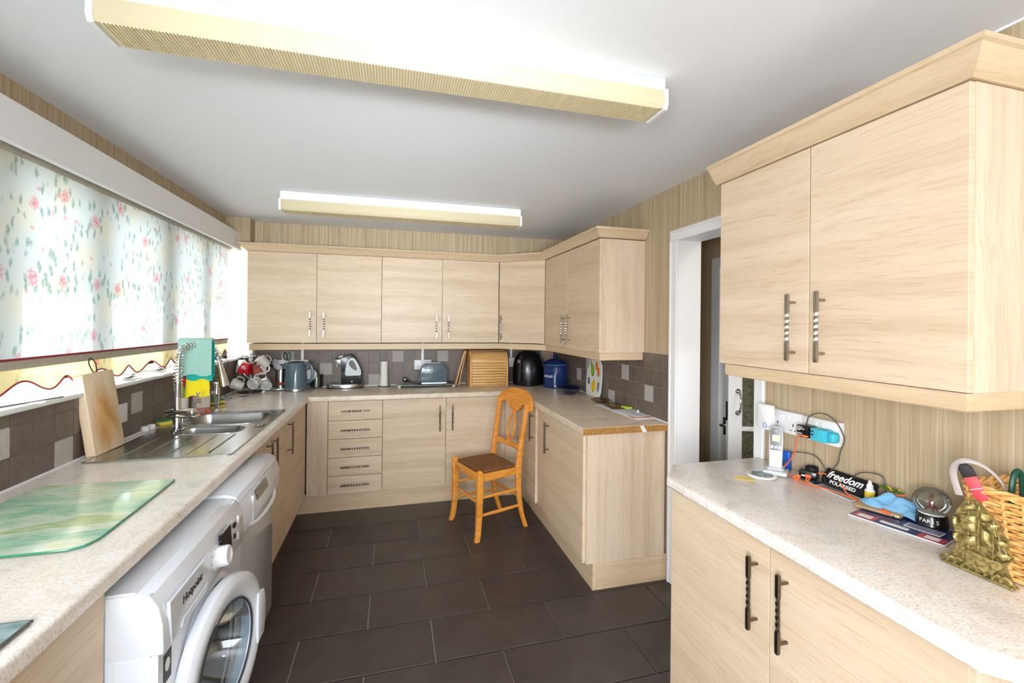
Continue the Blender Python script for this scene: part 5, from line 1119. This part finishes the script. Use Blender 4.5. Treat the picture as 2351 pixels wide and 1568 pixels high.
oc_ = thing('orange_cable', 'bright orange charging cable trailing along the worktop', 'cable', (2.8, 1.3, .92))
obj('cable', M().tube([(2.795, 1.300, 1.076), (2.79, 1.335, 1.074), (2.80, 1.350, 1.05), (2.815, 1.375, .99), (2.818, 1.405, .945), (2.80, 1.405, .925), (2.775, 1.34, .915), (2.765, 1.29, .9145), (2.79, 1.20, .9145), (2.792, 1.12, .9145), (2.785, 1.05, .9160), (2.765, 1.015, .928), (2.755, 1.0, .930)], .0024, 6, smooth=7).tube([(2.80, 1.305, .932), (2.792, 1.30, .918), (2.785, 1.292, .915), (2.83, 1.30, .935), (2.845, 1.27, .945), (2.835, 1.21, .938), (2.805, 1.155, .918), (2.80, 1.10, .915), (2.80, 1.06, .917), (2.83, 1.03, .955), (2.835, 1.00, .968)], .0024, 6, smooth=7), 'orange_cable', oc_)
obj('connector', M().box(-.018, .0, -.006, .006, -.004, .004, .002, xf=T(2.796, 1.318, 1.076) @ RZ(R(90))), 'orange_cable', oc_); obj('connector', M().box(2.747, 2.758, .985, 1.012, .9235, .9305, .002), 'orange_cable', oc_); obj('connector', M().box(2.80, 2.815, 1.30, 1.315, .922, .935, .003), 'orange_cable', oc_)
obj('cable_tie', M().tube([(2.768, 1.318, .913), (2.785, 1.322, .925), (2.772, 1.33, .922), (2.765, 1.322, .914)], .004, 6, closed=True, smooth=4), 'orange_cable', oc_)
# cordless phone
ph = thing('cordless_phone', 'silver and black cordless phone handset standing on its charging base', 'phone', mat=T(2.752, 1.398, .911) @ RZ(R(-50)))
obj('base', M().prism([(-.040, -.030), (.040, -.030), (.044, .045), (-.044, .045)], 'z', 0, .016, .005, 2).prism([(-.028, -.018), (.028, -.018), (.03, .038), (-.03, .038)], 'z', .0165, .026, .004), 'phone_silver', ph, local=True)
HP = T(0, .006, .022) @ RX(R(-11))
obj('handset', M().prism([(-.022, 0), (.022, 0), (.0235, .10), (.023, .145), (.015, .158), (-.015, .158), (-.023, .145), (-.0235, .10)], 'y', -.010, .012, .005, 3, xf=HP), 'phone_silver', ph, local=True)
obj('face', M().prism([(-.019, .066), (.019, .066), (.0205, .14), (.013, .153), (-.013, .153), (-.0205, .14)], 'y', -.0115, -.0102, .0004, xf=HP), 'black_plastic', ph, local=True)
obj('screen', M().box(-.013, .013, -.0122, -.0116, .100, .124, xf=HP), 'lcd', ph, local=True)
obj('speaker_ring', M().cyl((0, -.0122, .140), (0, -.0116, .140), .006, xf=HP), 'print_grey', ph, local=True)
obj('navigation_keys', M().box(-.017, -.009, -.0125, -.0116, .072, .084, .001, xf=HP).box(.009, .017, -.0125, -.0116, .072, .084, .001, xf=HP).cyl((0, -.0125, .078), (0, -.0116, .078), .005, xf=HP), 'white_plastic', ph, local=True)
m = M()
for i in range(5):
    for j in range(3): m.box(-.016+j*.0112, -.0065+j*.0112, -.0112, -.0102, .012+i*.0105, .0185+i*.0105, .0006, xf=HP)
obj('number_keys', m, 'white_plastic', ph, local=True)['kind'] = 'stuff'
single('blue_box', M().box(-.014, .014, -.018, .018, 0, .075, .004, 2).box(-.016, -.0145, -.010, .010, .01, .06, .001), 'blue_plastic', 'bright blue plastic box standing behind the cordless phone', 'box', loc=(2.838, 1.432, .911), rz=R(20), local=True)
co = thing('coaster', 'round printed coaster with pale rim in front of the phone', 'coaster', (2.682, 1.393, .9105))
obj('disc', M().lathe([(0, 0), (.050, 0), (.052, .003), (.050, .006), (0, .006)], (2.682, 1.393, .911), 40), 'melamine', co); obj('picture', M().lathe([(.038, .0), (0, 0)], (2.684, 1.393, .9174), 32), 'landscape_print', co)
single('yellow_note', M().prism([(.036*cos(k*pi/10), .020*sin(k*pi/10)) for k in range(20)], 'z', 0, .0012), 'yellow_paper', 'small oval yellow sticker on the worktop left of the coaster', 'note', loc=(2.592, 1.380, .9108), rz=R(-45), local=True)
ta = thing('travel_adapter', 'chunky black travel adapter behind the orange cable', 'adapter', (2.825, 1.318, .911), R(-60))
obj('body', M().box(-.030, .030, -.022, .022, 0, .036, .008, 2), 'black_plastic', ta, local=True); obj('socket_ring', M().lathe([(.020, .034), (.021, .048), (.016, .050), (.015, .040), (0, .040)], (.008, .004, 0), 24), 'black_matt', ta, local=True)
obj('usb_slot', M().box(-.02, -.008, -.0228, -.022, .014, .019).box(-.002, .010, -.0228, -.022, .014, .019), 'white_plastic', ta, local=True)
# leaflet, glasses arm, pouch
lf = thing('leaflet', 'narrow grey and white card lying under the orange cable', 'card', (2.805, 1.20, .911), R(-6))
obj('card', M().box(-.028, .030, -.085, .095, 0, .0015), 'paper', lf, local=True); obj('grey_panel', M().box(-.022, .02, -.08, .055, .0016, .0019), 'paper_grey', lf, local=True); obj('blue_stamp', M().box(-.018, .006, .062, .088, .0016, .002), 'navy', lf, local=True)
pc = thing('spectacle_pouch', 'black soft spectacle pouch with white lettering leaning on the wall', 'pouch', mat=T(2.845, 1.185, .9365) @ Matrix((Vector((0, -1, 0)), Vector((.45, 0, .893)), Vector((-.893, 0, .45)))).transposed().to_4x4())
obj('pouch', M().grid(lambda u, v: ((u-.5)*.195*(1-.1*abs(2*v-1)), (v-.5)*.066, .013*(1-abs(2*u-1)**4)*(1-(2*v-1)**4)+.002*sin(u*17)*sin(v*9)), 26, 12).grid(lambda u, v: ((u-.5)*.195*(1-.1*abs(2*v-1)), (v-.5)*.066, -.006*(1-abs(2*u-1)**4)*(1-(2*v-1)**4)), 26, 12), 'black_cloth', pc, local=True)
txt('script_lettering', 'freedom', .036, 'white_print', pc, WM[pc] @ T(-.008, .010, .0156), shear=.45, bold=True, sx=1.0, depth=.0003)
txt('block_lettering', 'POLARISED', .0175, 'white_print', pc, WM[pc] @ T(-.006, -.0145, .0152), bold=True, sx=1.05, depth=.0003)
gs = thing('reading_glasses', 'folded dark spectacles lying at the left of the black pouch', 'glasses', (2.82, 1.262, .911))
obj('frame', M().tube([(2.80, 1.285, .916), (2.815, 1.26, .920), (2.82, 1.225, .922), (2.822, 1.18, .918)], .0042, 8, smooth=4), 'black_plastic', gs)
obj('arm', M().tube([(2.845, 1.302, .935), (2.832, 1.285, .918)], .0018, 6), 'chrome', gs); obj('arm', M().tube([(2.83, 1.262, .935), (2.822, 1.25, .922)], .0018, 6), 'chrome', gs)
ed = thing('dropper_bottle', 'small white dropper bottle with a yellow label', 'bottle', (2.838, 1.108, .911))
E_ = (2.838, 1.108, .911)
obj('bottle', M().lathe([(0, 0), (.0135, 0), (.014, .003), (.014, .034), (.009, .041), (.007, .043), (0, .043)], E_, 24), 'white_plastic', ed)
obj('label', M().lathe([(.01405, .013), (.0144, .0135), (.0144, .031), (.01405, .0315)], E_, 24), 'yellow_label', ed)
obj('cap', M().lathe([(.0095, .040), (.0095, .051), (.006, .055), (.004, .066), (0, .067)], E_, 20), 'white_plastic', ed)
gp = thing('mobile_phone', 'gold mobile phone lying on the magazine beside the blue cloth', 'phone', (2.772, 1.030, .917), R(20))
obj('body', M().prism(rrect(-.030, .030, -.058, .058, .009, 4), 'z', 0, .0085, .002, 2), 'gold_phone', gp, local=True); obj('camera_lens', M().cyl((-.0302, -.04, .004), (-.0295, -.04, .004), .0022, n=10), 'black_glass', gp, local=True)
single('blue_glove', M().grid(lambda u, v: (-.045+.09*u+.012*sin(v*6), -.075+.15*v+.01*sin(u*7), .003+.046*(sin(pi*u)**.7)*(sin(pi*v)**.7)*(.72+.28*sin(u*9+v*5)*cos(v*13-u*4))+.005*abs(sin(u*15+v*19))*sin(pi*u)), 34, 40), 'blue_cloth', 'crumpled pale blue glove lying beside the snow globe', 'glove', loc=(2.818, 1.015, .9185), rz=R(5), local=True)
sw = thing('sweet_wrapper', 'green and yellow twisted wrapper on top of the blue glove', 'wrapper', (2.838, 1.045, .965))
obj('wrapper', M().grid(lambda u, v: (-.012+.024*u, -.035+.07*v, .006*sin(v*12)*sin(u*4)+.005), 6, 18), 'fruit_dkgreen', sw, local=True); obj('stripe', M().grid(lambda u, v: (-.004+.008*u, -.03+.06*v, .0075+.006*sin(v*12)), 3, 16), 'fruit_yellow', sw, local=True)
# magazine
mg = thing('magazine', 'red white and blue magazine lying flat beside the snow globe', 'magazine', (2.752, .955, .9112), R(14))
obj('pages', M().box(-.070, .105, -.115, .105, 0, .003), 'paper', mg, local=True); obj('cover', M().box(-.068, .104, -.112, .104, .0031, .0036), 'navy', mg, local=True)
for kk, (a, b, c, d, mt) in enumerate(((-.066, -.022, .045, .10, 'mag_red'), (-.056, -.03, .055, .09, 'white_print'), (-.066, -.03, -.11, -.055, 'mag_red'), (-.06, -.036, -.098, -.068, 'white_print'), (-.02, .02, -.09, -.01, 'white_print'), (-.05, -.035, -.03, .035, 'white_print'), (.06, .10, -.11, .0, 'paper_grey'))):
    obj('cover_print', M().box(a, b, c, d, .0036, .0037+.00015*kk), mt, mg, local=True)
for k in range(5): obj('cover_lines', M().box(-.016+k*.007, -.013+k*.007, -.088, -.014, .0044, .0050), 'navy', mg, local=True)
# snow globe
G_ = (2.822, .925, .9155)
sg = thing('snow_globe', 'glass snow globe with a small red tower on a black base', 'snow globe', G_)
obj('base', M().lathe([(0, 0), (.037, 0), (.038, .003), (.036, .010), (.035, .026), (.033, .031), (0, .031)], G_, 36), 'black_plastic', sg)
obj('globe', M().sph((G_[0], G_[1], G_[2]+.066), .043, 32, (1, 1, .93)), 'clear_glass', sg)
obj('snow', M().lathe([(.030, .0), (.024, .006), (.012, .009), (0, .010)], (G_[0], G_[1], G_[2]+.0325), 28), 'snow', sg)
m = M(); GT = T(G_[0], G_[1], G_[2]+.040)
for a in range(4):
    an = a*pi/2+pi/4; m.tube([(.013*cos(an), .013*sin(an), 0), (.007*cos(an), .007*sin(an), .012), (.003*cos(an), .003*sin(an), .028), (0, 0, .050)], [.002, .0016, .0013, .0008], 5, smooth=4, xf=GT)
for z, r__ in ((.010, .009), (.020, .0055)): m.box(-r__, r__, -r__, r__, z, z+.002, xf=GT)
obj('tower', m, 'tower_red', sg)
a0 = math.atan2(-G_[1], 1.3147-G_[0])
for k, c_ in enumerate('PARIS'):
    a = a0+(k-2.6)*R(15); txt('letter', c_, .015, 'white_print', sg, T(G_[0]+.0358*cos(a), G_[1]+.0358*sin(a), G_[2]+.0165) @ RZ(a+pi/2) @ RX(pi/2), depth=.0003)

# ship relief ornament, standing along Y; local x towards the camera's right, y to the back
SHm = T(2.635, .72, .911) @ RZ(R(-90))
sh = thing('ship_ornament', 'antique brass sailing ship ornament standing in front of the wicker basket', 'ornament', mat=SHm)
ol = [(-.062, .001), (-.060, .011), (-.048, .022), (-.041, .036), (-.037, .055), (-.043, .07), (-.043, .086), (-.039, .10), (-.043, .127), (-.035, .143), (-.026, .160), (-.019, .167), (.001, .172), (.008, .165), (.016, .158), (.031, .143), (.044, .132), (.046, .12), (.049, .111), (.063, .096), (.056, .084), (.068, .068), (.055, .048), (.057, .037), (.064, .02), (.071, .006), (.069, .001)]
obj('backplate', M().prism([(x*.95, z*.985) for x, z in ol], 'y', -.004, .004, .0012), 'old_brass', sh, local=True)
obj('foot', M().box(-.062, .070, -.014, .012, 0, .006, .002), 'old_brass', sh, local=True)
def sail(quad, bulge=.012):
    a, b, c, d = [Vector((p[0], 0, p[1])) for p in quad]
    def f(u, v):
        p = (a*(1-u)+b*u)*(1-v)+(d*(1-u)+c*u)*v; return (p.x, -.004-bulge*(sin(pi*u)**.6)*(sin(pi*(.15+.85*v)))**.6, p.z)
    obj('sail', M().grid(f, 8, 8), 'old_brass', sh, local=True)
for qd in ([(-.022, .152), (-.003, .160), (.003, .146), (-.024, .136)], [(-.032, .128), (.002, .134), (.005, .112), (-.030, .105)], [(-.031, .113), (.003, .120), (.005, .096), (-.020, .086)], [(-.043, .119), (-.031, .118), (-.029, .088), (-.041, .087)],
           [(-.026, .078), (.003, .088), (.006, .066), (-.022, .052)], [(-.042, .078), (-.031, .081), (-.027, .058), (-.039, .06)], [(.009, .118), (.028, .104), (.034, .072), (.010, .070)], [(.016, .132), (.043, .130), (.036, .112), (.022, .108)],
           [(.034, .106), (.060, .096), (.052, .083), (.036, .084)], [(.036, .078), (.064, .070), (.054, .052), (.038, .056)], [(.009, .154), (.022, .145), (.026, .128), (.010, .124)]): sail(qd)
m = M().prism([(-.022, .030), (-.016, .042), (-.012, .056), (.0, .050), (.03, .047), (.05, .050), (.062, .060), (.050, .036), (.036, .020), (.010, .014), (-.012, .020)], 'y', -.015, -.003, .003, 2)
obj('hull', m, 'old_brass', sh, local=True)
obj('mast', M().cyl((-.010, -.010, .045), (-.012, -.008, .168), .0018, n=6), 'old_brass', sh, local=True); obj('mast', M().cyl((.008, -.010, .045), (.008, -.008, .160), .0018, n=6), 'old_brass', sh, local=True); obj('mast', M().cyl((.034, -.010, .045), (.034, -.008, .136), .0016, n=6), 'old_brass', sh, local=True)
obj('bowsprit', M().cyl((.045, -.010, .045), (.069, -.006, .066), .002, n=6), 'old_brass', sh, local=True)
m = M()
for k in range(9):
    x = -.055+k*.014; m.tube([(x-.009, -.010, .008), (x-.003, -.014, .016+.003*(k % 3)), (x+.004, -.013, .020), (x+.009, -.011, .012)], .0036, 6, smooth=3)
obj('waves', m, 'old_brass', sh, local=True)['kind'] = 'stuff'
m = M()
for a, b in (((-.058, .012), (-.036, .06)), ((-.05, .02), (-.018, .058)), ((.05, .05), (.034, .12)), ((.06, .062), (.04, .11)), ((-.03, .055), (-.012, .16))): m.cyl((a[0], -.007, a[1]), (b[0], -.007, b[1]), .001, n=5)
obj('rigging', m, 'old_brass', sh, local=True)['kind'] = 'stuff'

# ================================================================== WICKER BASKET
bk = thing('wicker_basket', 'golden wicker basket at the right edge of the frame behind the ship', 'basket', (2.765, .58, .911))
def bpath(z, r_=.028):
    f = (z-.915)/.19; x0, x1, ya, yb_ = 2.672-.012*f, 2.850+.012*f, .400-.02*f, .745+.022*f
    return rrect(x0, x1, ya, yb_, r_, 5)
def along(path, n):
    P = [Vector(p) for p in path]; L = [0]
    for a, b in zip(P, P[1:]+P[:1]): L.append(L[-1]+(b-a).length)
    out = []
    for i in range(n):
        s_ = L[-1]*i/n; k = max(j for j in range(len(P)) if L[j] <= s_+1e-9); a, b = P[k], P[(k+1) % len(P)]; d = (b-a); f = (s_-L[k])/max(d.length, 1e-9); p = a+d*f; nn = Vector((d.y, -d.x)).normalized(); out.append((p, nn))
    return out
NS = 32; wm_ = M(); rows = 21
for r_ in range(rows):
    z = .919+r_*.0083; pts = []
    for i, (p, nn) in enumerate(along(bpath(z), NS*4)):
        o_ = .0045*cos(pi*i/4+(pi if r_ % 2 else 0)); pts.append((p.x+nn.x*o_, p.y+nn.y*o_, z+random.uniform(-.0008, .0008)))
    wm_.tube(pts, .0037, 5, closed=True)
obj('woven_sides', wm_, 'wicker', bk)['kind'] = 'stuff'
for i in range(0, NS):
    p0 = along(bpath(.914), NS)[i][0]; p1 = along(bpath(1.098), NS)[i][0]
    if i % 1 == 0: obj('stake', M().cyl((p0.x, p0.y, .913), (p1.x, p1.y, 1.098), .0034, n=6), 'wicker', bk)
rim = M()
for ph_ in range(3):
    pts = []
    for i, (p, nn) in enumerate(along(bpath(1.10), 120)):
        a = i*2*pi/12+ph_*2*pi/3; pts.append((p.x+nn.x*.006*cos(a), p.y+nn.y*.006*cos(a), 1.102+.006*sin(a)))
    rim.tube(pts, .0052, 6, closed=True)
obj('braided_rim', rim, 'wicker', bk)
obj('basket_base', M().prism(bpath(.915), 'z', .9125, .916), 'wicker', bk)
hs = thing('garden_shears', 'dark green looped handles sticking up out of the basket', 'tool', (2.77, .70, 1.0))
for k, (x, y) in enumerate(((2.745, .705), (2.790, .690))):
    obj('handle', M().tube([(x-.020, y, 1.0), (x-.019, y, 1.10), (x-.012, y, 1.135), (x, y, 1.145), (x+.012, y, 1.135), (x+.019, y, 1.10), (x+.020, y, 1.0)], .0055, 8, smooth=5, flat=1.3), 'bottle_green', hs)
obj('blades', M().box(2.76, 2.775, .69, .70, .925, 1.02, .001), 'steel', hs)
ks = thing('luggage_strap', 'grey webbing strap looped over the near corner of the basket', 'strap', (2.67, .735, 1.11))
obj('strap', M().tube([(2.655, .765, 1.075), (2.650, .775, 1.13), (2.668, .765, 1.158), (2.70, .745, 1.150), (2.725, .725, 1.118), (2.73, .715, 1.09)], .008, 8, smooth=6, flat=.25), 'grey_strap', ks)
tg = thing('red_tag', 'red and black clip hanging over the basket rim', 'tag', mat=T(2.648, .735, 1.118) @ RZ(R(-62)) @ RY(R(-24)))
obj('tag', M().prism([(-.012, .012), (-.012, -.035), (-.006, -.044), (.006, -.044), (.012, -.035), (.012, .012)], 'y', -.004, .004, .002, 2), 'red_soft', tg, local=True)
obj('clip', M().prism([(-.0125, .012), (-.0125, .033), (-.006, .042), (.006, .042), (.0125, .033), (.0125, .012)], 'y', -.005, .005, .002, 2), 'black_matt', tg, local=True)
obj('seam', M().box(-.012, .012, -.0047, -.0041, -.016, -.0148), 'white_print', tg, local=True)
